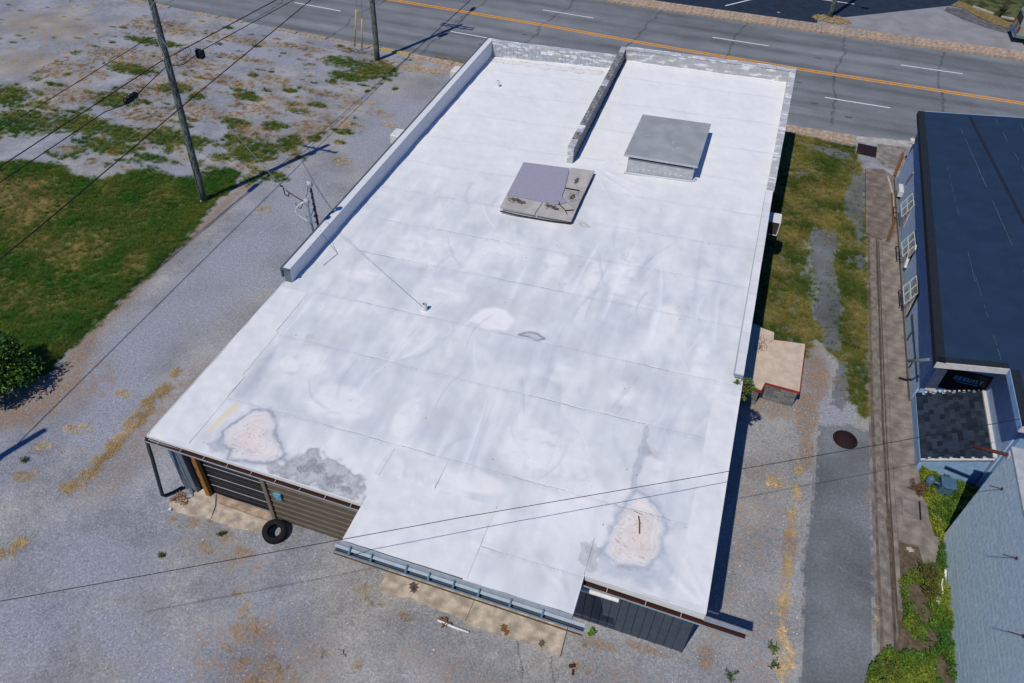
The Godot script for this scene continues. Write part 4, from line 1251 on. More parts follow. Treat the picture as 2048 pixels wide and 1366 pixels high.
func rear_details() -> void:
	var b := get_node("warehouse")
	# rear wall: corner post panel, open jamb, black door, tan ribbed panels, grey ribbed panels
	box("corner_panel", Vector3(-13.58, 0, -10.3), Vector3(-13.14, 3.0, -10.1), M.metal_corner, b, .01)
	box("corner_panel", Vector3(-13.66, 0, -10.42), Vector3(-13.585, 3.0, -10.14), M.trim_dark, b, .01)
	for k in 2: box("corner_rib", Vector3(-13.47 + .14 * k, 0, -10.1), Vector3(-13.45 + .14 * k, 3.0, -10.085), M.metal_corner, b)
	box("dark_recess", Vector3(-13.135, 0, -10.36), Vector3(-12.62, 3.0, -10.28), M.black_iron, b)
	var st := mb()
	bx(st, Vector3(-12.98, 2.5, -10.2), Vector3(.16, .9, .12), .03, Basis(Vector3(0, 0, 1), .05))
	obj("rotten_board", st, M.rot, b)
	st = mb()
	bx(st, Vector3(-12.76, 1.5, -10.17), Vector3(.16, 3.0, .14), .01)
	obj("door_jamb", st, M.jamb, b)
	for k in 4: box("jamb_stain", Vector3(-12.838, .83 + k * .5, -10.101), Vector3(-12.80, .97 + k * .5, -10.089), M.tar, b)
	var door := Node3D.new()
	door.name = "garage_door"
	b.add_child(door)
	for k in 5:
		box("door_panel", Vector3(-12.66, .012 + k * .5, -10.34 + .0), Vector3(-10.48, .495 + k * .5, -10.28), M.door_black, door, .012)
		box("panel_line", Vector3(-12.66, .488 + k * .5, -10.279), Vector3(-10.48, .503 + k * .5, -10.262), M.door_line, door)
		box("panel_line", Vector3(-12.66, .246 + k * .5, -10.279), Vector3(-10.48, .254 + k * .5, -10.270), M.metal_grey, door)
	box("door_head", Vector3(-13.12, 2.62, -10.22), Vector3(-10.48, 3.0, -10.1), M.gutter_out, b, .01)
	box("mullion", Vector3(-10.475, 0, -10.2), Vector3(-10.34, 3.05, -10.06), M.metal_tan_b, b, .012)
	var tp := Node3D.new()
	tp.name = "tan_cladding"
	b.add_child(tp)
	for k in 11:
		box("panel", Vector3(-10.29, .02 + k * .275, -10.2), Vector3(-7.2, .27 + k * .275, -10.1), M.metal_tan, tp, .012)
		box("panel_rib", Vector3(-10.29, .235 + k * .275, -10.1), Vector3(-7.2, .285 + k * .275, -10.078), M.metal_tan_b, tp, .006)
	box("backing", Vector3(-10.34, 0, -10.32), Vector3(-.6, 3.1, -10.21), M.black_iron, b)
	# closed steel door under the canopy
	var rd := Node3D.new()
	rd.name = "roller_door"
	b.add_child(rd)
	for k in 12: box("slat", Vector3(-6.9, .01 + k * .24, -10.2), Vector3(-1.2, .24 + k * .24, -10.13), M.metal_grey, rd, .015)
	var gp := Node3D.new()
	gp.name = "grey_cladding"
	b.add_child(gp)
	for k in 14:
		var x := -1.17 + k * .23
		box("panel", Vector3(x, .0, -10.2), Vector3(x + .222, 3.15 + k * .01, -10.1), M.metal_grey, gp, .01)
		if k % 2 == 0: box("panel_rib", Vector3(x + .19, .0, -10.1), Vector3(x + .222, 3.1, -10.085), M.metal_grey, gp, .004)
	box("corner_trim", Vector3(2.02, 0, -10.35), Vector3(2.10, 3.3, -10.08), M.metal_grey, b, .01)
	# gutters
	var ls := []
	for k in 9: ls.append(-13.2 + k * .76)
	gutter(b, -13.72, -6.86, 3.03, 3.17, -9.69, -9.57, .13, .12, M.gutter_out, M.gutter_in, ls, M.strap)
	gutter(b, -.79, 3.12, 3.24, 3.20, -9.44, -9.40, .13, .12, M.gutter_out, M.gutter_in, [-.2, .75, 1.6], M.strap)
	box("gutter_board", Vector3(2.14, 3.2, -9.50), Vector3(3.1, 3.23, -9.40), M.gutter_out, b, .004)
	gutter(b, -6.98, -.48, 3.06, 3.19, -8.415, -8.385, .17, .13, M.gutter_blue, M.metal_grey, [-6.55, -5.95, -5.0, -4.4, -3.75, -3.1, -2.3, -1.5], M.gutter_blue, true)
	st = mb()
	quad(st, Vector3(-6.98, 3.115, -8.40), Vector3(-.48, 3.245, -8.375), Vector3(-.48, 3.205, -8.31), Vector3(-6.98, 3.075, -8.335))
	obj("gutter_flashing", st, mat(C(.34, .42, .50), .6, T.soft, .8), b)
	st = mb()
	prism(st, Vector3(-6.98, 2.9, -8.235), Vector3(-.48, 2.99, -8.205), .012, 2.955, 3.05)
	obj("gutter_stain", st, M.gutter_brown, b)
	# canopy posts carry the canopy
	for x in [-6.6, -1.0]: box("canopy_bracket", Vector3(x - .05, 2.6, -10.08), Vector3(x + .05, 2.95, -8.6), M.metal_grey, b, .01)
	st = mb()
	tube(st, [Vector3(-.98, 2.62, -9.555), Vector3(.13, 2.6, -9.575)], .062, 12)
	var wp := obj("white_pipe", st, M.pvc)
	tag(wp, "white plastic pipe sticking out from under the canopy over the grey cladding", "pipe")
	# downpipe at the left corner, kicked back to the wall at its foot
	st = mb(true)
	tube(st, [Vector3(-13.58, 3.0, -9.6), Vector3(-13.66, 2.2, -9.58), Vector3(-13.86, .9, -9.56), Vector3(-14.02, .18, -9.60), Vector3(-14.0, .06, -9.66), Vector3(-13.85, .05, -9.85), Vector3(-13.68, .06, -10.12)], .055, 10)
	var dp := obj("downpipe", st, M.downpipe)
	tag(dp, "dark drainpipe hanging off the building's rear left corner", "downpipe")
	# light blue latch box on the tan cladding
	var bb := thing("latch_box", "light blue metal box on the tan ribbed wall", "box", Vector3(-9.96, 1.45, -10.05))
	st = mb()
	bx(st, Vector3.ZERO, Vector3(.22, .30, .07), .012)
	obj("housing", st, M.box_blue, bb)
	st = mb()
	bx(st, Vector3(-.13, .0, -.01), Vector3(.08, .22, .04), .01)
	bx(st, Vector3(.0, .05, .045), Vector3(.12, .03, .03), .006)
	obj("handle", st, M.box_blue, bb)
	# tyre leaning flat on the ground by the mullion
	var ty := thing("tyre", "worn black tyre lying at the foot of the tan wall", "tyre", Vector3(-10.08, .09, -9.62))
	ty.rotation = Vector3(.30, .4, -.10)
	ty.position.y = .18
	ty.scale = Vector3.ONE * .9
	st = mb(true)
	var prof := [[.20, -.10], [.25, -.13], [.34, -.125], [.39, -.095], [.40, 0.0], [.39, .095], [.34, .125], [.25, .13], [.20, .10], [.205, .08], [.27, .09], [.30, 0.0], [.27, -.09], [.205, -.08]]
	var np := prof.size()
	for i in 36:
		for k in np:
			var q := []
			for e in [[i, k], [i + 1, k], [i + 1, k + 1], [i, k + 1]]:
				var an: float = TAU * e[0] / 36.0
				var pp: Array = prof[e[1] % np]
				q.append(Vector3(cos(an) * pp[0], pp[1], sin(an) * pp[0]))
			quad(st, q[0], q[3], q[2], q[1])
	obj("carcass", st, M.rubber, ty)
	st = mb()
	for i in 40:
		for s in [-1, 0, 1]:
			var an: float = TAU * (i + .3 * s) / 40.0
			bx(st, Vector3(cos(an) * .402, s * .062, sin(an) * .402), Vector3(.014, .05, .035), 0, Basis(Vector3.UP, -an))
	obj("tread", st, M.rubber, ty)
	# concrete aprons
	var sl := thing("door_apron", "cracked concrete apron in front of the black garage door", "concrete slab", Vector3.ZERO)
	sl.set_meta("kind", "structure")
	sheet("slab", [[-13.1, -10.27], [-12.6, -10.27], [-12.35, -9.86], [-12.2, -9.42], [-12.9, -9.30], [-13.4, -9.28], [-13.72, -9.45], [-13.55, -9.75]], .045, M.concrete, sl, .06)
	sheet("slab", [[-12.58, -10.27], [-10.35, -10.2], [-10.32, -9.96], [-11.5, -9.98], [-12.34, -10.0]], .055, M.concrete_tan, sl, .06)
	sheet("slab", [[-12.33, -9.98], [-11.45, -9.96], [-10.32, -9.94], [-10.3, -9.62], [-10.7, -9.5], [-11.3, -9.38], [-12.18, -9.40]], .042, M.concrete, sl, .06)
	var s2 := thing("canopy_apron", "stained tan concrete slab under the canopy edge", "concrete slab", Vector3.ZERO)
	s2.set_meta("kind", "structure")
	sheet("slab", [[-6.35, -10.1], [-3.72, -10.1], [-3.74, -8.98], [-4.6, -9.02], [-5.4, -9.08], [-6.0, -8.95], [-6.42, -8.97]], .05, M.concrete, s2, .06)
	sheet("slab", [[-3.70, -10.1], [-1.03, -10.1], [-.99, -8.88], [-1.7, -8.96], [-2.6, -8.93], [-3.3, -8.86], [-3.72, -8.92]], .085, M.concrete, s2, .1)
	st = mb()
	var rust := mat(C(.30, .15, .06), .9, T.flake, 3.0)
	for q in [[-2.6, -9.05, .16, .05], [-2.66, -9.15, .10, .08], [-2.55, -8.98, .06, .06]]: ellipse(st, Vector3(q[0], .0885, q[1]), q[2], q[3])
	obj("rust_stain", st, rust, s2)
	st = mb()
	for q in [[-5.5, -9.45, .14, .12], [-5.45, -9.35, .1, .1]]: ellipse(st, Vector3(q[0], .0535, q[1]), q[2], q[3])
	ellipse(st, Vector3(-1.55, .0885, -9.05), .08, .1)
	obj("dark_stain", st, mat(C(.17, .13, .12), .9, T.flake, 4.0), s2)

func ellipse(st: SurfaceTool, c: Vector3, rx: float, rz: float, n := 14) -> void:
	var p := []
	for i in n:
		var t := TAU * i / n
		var k := 1.0 + .35 * sin(i * 2.7 + c.x * 9.0)
		p.append(c + Vector3(cos(t) * rx * k, 0, sin(t) * rz * k))
	for i in n: tri(st, c, p[i], p[(i + 1) % n])

func pipe_vent(parent: Node, p: Vector3, r: float, h: float, lean := 0.0) -> void:
	var v := Node3D.new()
	v.name = "vent_pipe"
	parent.add_child(v, true)
	var st := mb(true)
	tube(st, [p, p + Vector3(lean, h, 0)], r, 12, false)
	tube(st, [p + Vector3(lean, h, 0), p + Vector3(0, h * .3, 0)], r * .8, 12, false)
	obj("pipe", st, M.pvc, v)
	st = mb()
	tube(st, [p + Vector3(lean * .8, h * .7, 0), p + Vector3(lean * .82, h * .72, 0)], r * .8, 12)
	obj("bore", st, M.black_iron, v)
	st = mb(true)
	tube(st, [p + Vector3(0, -.02, 0), p + Vector3(0, .025, 0)], [r * 2.6, r * 1.2], 12)
	obj("flashing", st, M.roof_edge, v)

func rooftop_items() -> void:
	var b := get_node("warehouse")
	pipe_vent(b, Vector3(-8.31, roof_y(-8.31, -17.2) - .01, -17.2), .075, .30)
	pipe_vent(b, Vector3(-11.68, roof_y(-11.7, -34.3) - .01, -34.3), .06, .34, -.03)
	# the square housing with a sloping metal lid
	var h := Node3D.new()
	h.name = "roof_hatch"
	b.add_child(h)
	var st := mb()
	hexa(st, [Vector3(-3.80, 3.5, -27.86), Vector3(-1.07, 3.6, -27.95), Vector3(-1.07, 3.6, -31.2), Vector3(-3.80, 3.5, -31.1), Vector3(-3.78, 4.36, -27.86), Vector3(-1.08, 4.39, -27.95), Vector3(-1.08, 4.39, -31.2), Vector3(-3.78, 4.36, -31.1)])
	obj("curb", st, M.hatch_side, h)
	st = mb()
	hexa(st, [Vector3(-3.96, 4.37, -27.75), Vector3(-.97, 4.40, -27.85), Vector3(-.94, 4.42, -31.62), Vector3(-3.93, 4.39, -31.42), Vector3(-3.96, 4.45, -27.75), Vector3(-.97, 4.48, -27.85), Vector3(-.94, 4.50, -31.62), Vector3(-3.93, 4.47, -31.42)])
	obj("lid", st, M.hatch_top, h)
	st = mb()
	prism(st, Vector3(-3.97, 4.365, -27.735), Vector3(-.96, 4.395, -27.835), .02, 4.455, 4.485)
	obj("lid_lip", st, M.hatch_lip, h)
	st = mb()
	prism(st, Vector3(-3.7, 4.25, -27.845), Vector3(-1.15, 4.28, -27.925), .03, 4.37, 4.395)
	obj("flap", st, M.tar, h)
	for k in 9:
		st = mb()
		bx(st, Vector3(-3.3 + k * .22, 3.82 + k * .006, -27.868 - k * .0072), Vector3(.05, .05, .02), .012)
		obj("fixing_patch", st, M.roof_edge, h)
	for k in 7:
		st = mb()
		bx(st, Vector3(-3.4 + rng.randf() * 2.2, 4.462 + .015 * rng.randf(), -28.1 - rng.randf() * 3.0), Vector3(rng.randf_range(.15, .4), .012, rng.randf_range(.03, .08)), .004, Basis(Vector3.UP, rng.randf() * 3.0) * Basis(Vector3(0, 0, 1), .009))
		obj("scuff", st, M.hatch_lip, h)
	st = mb(true)
	tube(st, [Vector3(-3.87, roof_y(-3.87, -27.8) + .02, -27.8), Vector3(-2.4, roof_y(-2.4, -27.8) + .015, -27.85), Vector3(-1.0, roof_y(-1, -27.9) + .02, -27.9), Vector3(-.93, roof_y(-.9, -28.1) + .02, -28.1)], .05, 8)
	obj("sealant", st, mat(C(.56, .62, .68), .6, T.soft, 2.0), h)
	# low square slab cap with a lilac sheet on it
	var s := Node3D.new()
	s.name = "roof_slab_cap"
	b.add_child(s)
	st = mb()
	hexa(st, [Vector3(-7.72, 3.2, -23.42), Vector3(-5.10, 3.2, -23.56), Vector3(-5.10, 3.2, -27.15), Vector3(-7.86, 3.2, -26.75), Vector3(-7.72, 3.62, -23.42), Vector3(-5.10, 3.62, -23.56), Vector3(-5.10, 3.66, -27.15), Vector3(-7.86, 3.6, -26.75)])
	obj("curb", st, M.roof_edge, s)
	var pc := [[-7.80, -23.36], [-7.0, -23.38], [-5.9, -23.42], [-4.98, -23.45]]
	# concrete pieces: front strip and right strip cracked into slabs
	slab_piece(s, [[-7.80, -23.34], [-6.4, -23.39], [-6.35, -24.25], [-7.84, -24.20]], 3.70, M.slab_grey)
	slab_piece(s, [[-6.38, -23.39], [-4.96, -23.45], [-4.97, -24.2], [-5.45, -24.55], [-5.72, -24.25], [-6.33, -24.24]], 3.71, M.slab_grey)
	slab_piece(s, [[-5.46, -24.57], [-4.98, -24.22], [-4.99, -25.5], [-5.78, -25.48], [-5.74, -24.9]], 3.72, M.slab_grey_b)
	slab_piece(s, [[-5.79, -25.52], [-4.99, -25.54], [-5.0, -27.25], [-6.02, -27.12]], 3.725, M.slab_grey)
	slab_piece(s, [[-7.84, -24.22], [-5.75, -24.27], [-5.47, -24.58], [-5.76, -24.9], [-5.80, -25.5], [-6.04, -27.10], [-7.98, -26.86]], 3.708, M.lilac)
	st = mb()
	for q in [[Vector3(-5.72, 3.745, -24.3), Vector3(-5.35, 3.745, -23.95)], [Vector3(-5.35, 3.745, -23.95), Vector3(-5.05, 3.75, -24.1)], [Vector3(-5.35, 3.745, -23.95), Vector3(-5.22, 3.745, -23.75)], [Vector3(-5.80, 3.745, -25.5), Vector3(-5.2, 3.755, -25.52)], [Vector3(-5.73, 3.745, -24.45), Vector3(-5.7, 3.745, -24.25)]]:
		tube(st, sag(q[0], q[1], rng.randf_range(-.02, .02), 4), .016, 5)
	obj("tar_crack", st, M.tar, s)
	st = mb()
	for q in [[-7.4, -24.0, .22, .10], [-7.1, -23.9, .16, .07], [-6.0, -24.05, .2, .09], [-5.75, -23.95, .14, .08], [-5.35, -25.0, .10, .2], [-5.5, -26.2, .08, .25]]: ellipse(st, Vector3(q[0], 3.742, q[1]), q[2], q[3])
	obj("dark_stain", st, mat(C(.20, .165, .15), .95, T.mottle, 2.0), s)
	st = mb()
	for k in 120:
		var p := Vector3(-7.7 + rng.randf() * .7, 3.735, -24.1 + rng.randf() * .32) if k < 60 else (Vector3(-6.2 + rng.randf() * .55, 3.745, -24.2 + rng.randf() * .4) if k < 95 else Vector3(-5.5 + rng.randf() * .35, 3.75, -25.4 + rng.randf() * .8))
		bx(st, p, Vector3(rng.randf_range(.02, .08), .008, rng.randf_range(.005, .012)), 0, Basis(Vector3.UP, rng.randf() * 3.0))
	var db := obj("debris", st, M.twig, s)
	db.set_meta("kind", "stuff")
	st = mb()
	for q in [[Vector3(-7.8, 3.50, -23.36), Vector3(-6.3, 3.49, -23.40)], [Vector3(-6.3, 3.49, -23.4), Vector3(-5.0, 3.53, -23.48)], [Vector3(-5.0, 3.53, -23.48), Vector3(-5.02, 3.56, -27.1)]]: tube(st, sag(q[0], q[1], .02, 5), .028, 6)
	obj("seal_strip", st, M.black_iron, s)
	# air conditioners in the outer walls
	var a := thing("air_conditioner", "white window air conditioner on the right wall above the mown strip", "air conditioner", Vector3(2.56, 2.05, -28.65))
	st = mb()
	bx(st, Vector3(0, .31, 0), Vector3(.56, .03, .72), .008)
	bx(st, Vector3(0, -.31, 0), Vector3(.56, .03, .72), .008)
	for q in [[-.26, -.34], [.26, -.34], [-.26, .34], [.26, .34]]: bx(st, Vector3(q[0], 0, q[1]), Vector3(.04, .6, .04), .005)
	bx(st, Vector3(.265, 0, 0), Vector3(.02, .6, .66), .004)
	obj("case", st, M.ac_white, a)
	st = mb()
	for k in 12: bx(st, Vector3(0, -.27 + k * .049, .345), Vector3(.48, .012, .02))
	bx(st, Vector3(0, 0, 0), Vector3(.48, .58, .66))
	obj("grille", st, M.ac_dark, a)
	var n := 0
	for q in [[-14.12, 3.0, -35.3], [-14.12, 3.0, -28.05]]:
		var c := thing("air_conditioner", ["white air conditioner on the left wall nearest the road", "white air conditioner on the left wall farther from the road"][n], "air conditioner", Vector3(q[0], q[1], q[2]), 0, "air conditioners in the left wall")
		n += 1
		st = mb()
		bx(st, Vector3(.0, .0, 0), Vector3(.90, .42, .70), .02)
		obj("case", st, M.ac_white, c)
		st = mb()
		for k in 8: bx(st, Vector3(-.455, -.16 + k * .045, 0), Vector3(.015, .012, .56))
		obj("grille", st, M.ac_dark, c)

func slab_piece(parent: Node, pts: Array, y: float, m: Material) -> void:
	var c := Vector2.ZERO
	for p in pts: c += Vector2(p[0], p[1])
	c /= pts.size()
	var q := []
	for p in pts:
		var v := Vector2(p[0], p[1])
		v += (c - v).normalized() * .008
		q.append([v.x, v.y])
	sheet("slab_piece", q, y, m, parent, .085)

func stoop() -> void:
	var s := thing("side_stoop", "raised tan concrete landing with red edges on grey blocks at the right wall", "landing", Vector3.ZERO)
	# core of blocks
	var L := [[2.12, -23.3], [2.74, -23.34], [3.36, -23.22], [3.38, -22.78], [4.52, -22.97], [4.44, -20.36], [3.26, -20.40], [3.16, -19.97], [2.12, -20.0]]
	sheet("landing_top", L, .80, M.stoop_top, s, .10)
	var inner := [[2.12, -23.24], [3.30, -23.16], [3.33, -22.70], [4.47, -22.88], [4.39, -20.41], [3.21, -20.45], [3.11, -20.02], [2.12, -20.05]]
	sheet("block_core", inner, .695, M.mortar, s, .68)
	# red painted edge bands
	for e in [[3.26, -20.385, 4.45, -20.345], [2.12, -19.985, 3.165, -19.95]]:
		var st := mb()
		prism(st, Vector3(e[0], .68, e[1]), Vector3(e[2], .68, e[3]), .022, .802, .802)
		obj("red_edge", st, M.stoop_red, s)
	for e in [[4.455, -20.34, 4.535, -22.98], [3.18, -19.95, 3.275, -20.38]]:
		var st := mb()
		prism(st, Vector3(e[0], .68, e[1]), Vector3(e[2], .68, e[3]), .022, .802, .802)
		obj("red_edge", st, M.stoop_red, s)
	var st2 := mb()
	prism(st2, Vector3(3.38, .68, -22.79), Vector3(3.9, .68, -22.885), .03, .805, .805)
	obj("red_edge", st2, M.stoop_red, s)
	# front block courses
	for row in 4:
		for k in 4:
			var x0 := 3.22 + k * .41 - (.2 if row % 2 else 0.0)
			var x1 := minf(x0 + .40, 4.40)
			x0 = maxf(x0, 3.215)
			if x1 - x0 < .05: continue
			var st := mb()
			bx(st, Vector3((x0 + x1) * .5, .09 + row * .175, -20.395 + .035 * (x0 - 3.2)), Vector3(x1 - x0, .168, .06), .008)
			obj("block", st, [M.block, M.block_b][rng.randi() % 2], s)
		for k in 3:
			var x0 := 2.14 + k * .41 - (.2 if row % 2 else 0.0)
			var x1 := minf(x0 + .40, 3.12)
			x0 = maxf(x0, 2.125)
			if x1 - x0 < .05: continue
			var st := mb()
			bx(st, Vector3((x0 + x1) * .5, .09 + row * .175, -20.0), Vector3(x1 - x0, .168, .06), .008)
			obj("block", st, [M.block, M.block_b][rng.randi() % 2], s)
		for k in 6:
			var z0 := -22.9 + k * .41
			var st := mb()
			bx(st, Vector3(4.44 - .03 * (z0 + 22.9) / 2.4, .09 + row * .175, z0 + .2), Vector3(.06, .168, .40), .008)
			obj("block", st, [M.block, M.block_b][rng.randi() % 2], s)
	# two steps down to the strip, in the shade of the wall
	for k in 2: box("step", Vector3(2.14, 0, -24.1 + k * .38), Vector3(2.9, .26 + k * .26, -23.74 + k * .38), M.concrete, s, .01)

# ---------------------------------------------------------------- side street: gutter, kerb, pavement
func side_street_strip() -> void:
	struct(sheet("road_gutter", [[7.04, -38.9], [7.70, -38.7], [7.70, -33.4], [7.62, -31.8], [7.66, -20], [7.78, -12.5], [7.8, -1.4], [7.2, -1.4], [7.16, -12.5], [7.04, -20], [7.02, -33]], .012, M.gutter_road), "brown stained concrete gutter of the side street", "road gutter")
	for q in [[7.50, .05, C(.13, .105, .09)], [7.30, .10, C(.29, .26, .23)], [7.14, .05, C(.20, .17, .145)]]:
		var a := []
		var bk := []
		for k in 15:
			var z := -32.4 + k * 1.5
			var c: float = q[0] + along([[-34, 0.0], [-20, .02], [-12.5, .14], [-9, .17]], z) + rng.randf_range(-.015, .015)
			a.append([c - q[1] * rng.randf_range(.6, 1.2), z])
			bk.push_front([c + q[1] * rng.randf_range(.6, 1.2), z])
		struct(sheet("gutter_silt", a + bk, .0165, mat(q[2], .95, T.flake, .5)), "long streak of silt along the side street gutter", "silt")
	struct(sheet("soil", [[7.5, -16.5], [8.4, -19.2], [12.0, -23.2], [12.5, -10], [12.0, -1.4], [7.3, -1.4], [7.3, -10.5], [7.75, -12.6]], .022, mat(C(.20, .155, .11), .95, T.flake, .8, 0, 1.0)), "bare soil under the creepers by the pale blue block wall", "soil")
	var kx := func(z): return along([[-34, 7.56], [-31.5, 7.58], [-20, 7.60], [-12.5, 7.74], [-1, 7.85]], z)
	for k in 10:
		var z0 := -37.6 + k * 2.7
		var z1 := z0 + 2.68
		if z1 > -11.0: break
		if z0 < -32.3: continue
		var a: float = kx.call(z0)
		var b: float = kx.call(z1)
		struct(sheet("kerb", [[a, z0], [a + .13, z0], [b + .13, z1], [b, z1]], .105 + rng.randf_range(-.006, .006), M.concrete_brown, null, .11), "narrow kerb stone between gutter and pavement", "kerb")
	for k in 14:
		var z0 := -38.4 + k * 1.62
		var z1 := z0 + 1.60
		var a: float = kx.call(z0) + .14
		var b: float = kx.call(z1) + .14
		var e0: float = along([[-38, 8.6], [-20, 8.5], [-18, 8.6], [-17.0, 8.75], [-16.2, 9.0], [-15.6, 9.0], [-14.8, 8.3], [-14, 7.95]], z0)
		var e1: float = along([[-38, 8.6], [-20, 8.5], [-18, 8.6], [-17.0, 8.75], [-16.2, 9.0], [-15.6, 9.0], [-14.8, 8.3], [-14, 7.95]], z1)
		struct(sheet("pavement_slab", [[a, z0], [e0, z0], [e1, z1], [b, z1]], .10 + rng.randf_range(-.004, .006), M.concrete_brown, null, .11), "brown weathered pavement slab beside the light blue wall", "pavement")
	struct(sheet("pavement_slab", [[8.35, -16.05], [9.12, -16.35], [9.12, -15.0], [8.5, -15.2]], .085, M.concrete_brown, null, .1), "brown pavement slab running to the foot of the block wall", "pavement")
	struct(sheet("side_road_end", [[7.04, -38.7], [7.9, -39.0], [8.62, -38.2], [8.56, -33.0], [7.72, -32.35], [7.0, -32.6]], .112, mat(C(.27, .225, .20), .92, T.mottle2, .3, 0, .8), null, .11), "dark brown stained concrete at the road end of the pavement", "pavement")
	var cu := []
	for k in 9: cu.append(Vector3(8.12 + .18 * sin(PI * minf(k, 4) / 8.0), .13, -38.2 + k * .55))
	var kst := mb()
	tube(kst, cu, .05, 6)
	tag(obj("kerb_rib", kst, M.concrete), "thin tan concrete rib on the stained pavement by the building corner", "kerb")
	var c := thing("meter_pit_slab", "grey concrete slab with a dark slot at the pavement edge by the creepers", "concrete slab", Vector3(8.55, .12, -17.1))
	var st := mb()
	bx(st, Vector3(-.32, 0, 0), Vector3(.5, .05, .74), .01)
	obj("slab", st, M.apron_grey, c)
	st = mb()
	bx(st, Vector3(.10, 0, 0), Vector3(.22, .05, .78), .01)
	obj("slab", st, M.apron_grey, c)
	st = mb()
	bx(st, Vector3(-.03, -.01, 0), Vector3(.05, .03, .74))
	obj("slot", st, M.black_iron, c)
	var mh := thing("manhole_cover", "round dark rusty manhole cover at the head of the alley asphalt", "manhole cover", Vector3(6.25, .012, -19.4))
	st = mb(true)
	tube(st, [Vector3(0, 0, 0), Vector3(0, .02, 0)], .36, 28)
	obj("cover", st, M.iron, mh)
	st = mb(true)
	var ring := []
	for k in 29: ring.append(Vector3(cos(TAU * k / 28) * .39, .008, sin(TAU * k / 28) * .39))
	tube(st, ring, .025, 6, false)
	obj("frame", st, M.iron, mh)
	st = mb()
	for k in 5: bx(st, Vector3(-.2 + k * .1, .024, 0), Vector3(.03, .008, .5 - absf(k - 2) * .08))
	obj("rib", st, M.iron, mh)
	st = mb()
	ellipse(st, Vector3(8.15, .112, -15.5), .12, .09)
	var cp := obj("access_cap", st, M.concrete_pale)
	tag(cp, "small round pale cap set in the pavement near the block wall corner", "access cap")

# ---------------------------------------------------------------- the light blue building with the dark roof
func win_grid(parent: Node, z0: float, z1: float, yh: float, x: float) -> void:
	# an opening with its sash hinged at the top and swung out
	var w := Node3D.new()
	w.name = "window"
	parent.add_child(w, true)
	var zm := (z0 + z1) * .5
	var wd := z1 - z0
	box("opening", Vector3(x - .006, yh - 1.15, z0 - .05), Vector3(x + .02, yh + .05, z1 + .25), M.black_iron, w)
	box("lower_sash", Vector3(x - .03, yh - 1.25, z0 + .1), Vector3(x - .008, yh - .75, z1 - .05), M.fascia_white, w, .006)
	box("blind", Vector3(x - .025, yh - .7, z0 + .12), Vector3(x - .008, yh - .2, z0 + .45), M.grey_patch, w)
	box("blind", Vector3(x - .025, yh - .72, z1 - .4), Vector3(x - .008, yh - .3, z1 - .12), M.fascia_white, w)
	var d := Vector3(-.27, -.66, 0)
	var hin := Vector3(x - .03, yh, zm)
	var bs := Basis(Vector3(0, 0, 1), d.normalized(), Vector3(0, 0, 1).cross(d.normalized()))
	var len := d.length()
	var st := mb()
	bx(st, hin + d * .5, Vector3(wd - .04, len - .03, .006), 0, bs)
	obj("pane", st, M.clear_glass, w)
	st = mb()
	for q in [0.0, .5, 1.0]: bx(st, hin + d * q, Vector3(wd + .03, .032, .03), .006, bs)
	for q in [-.5, 0.0, .5]: bx(st, hin + d * .5 + Vector3(0, 0, wd * q), Vector3(.032, len, .03), .006, bs)
	obj("frame", st, M.fascia_white, w)

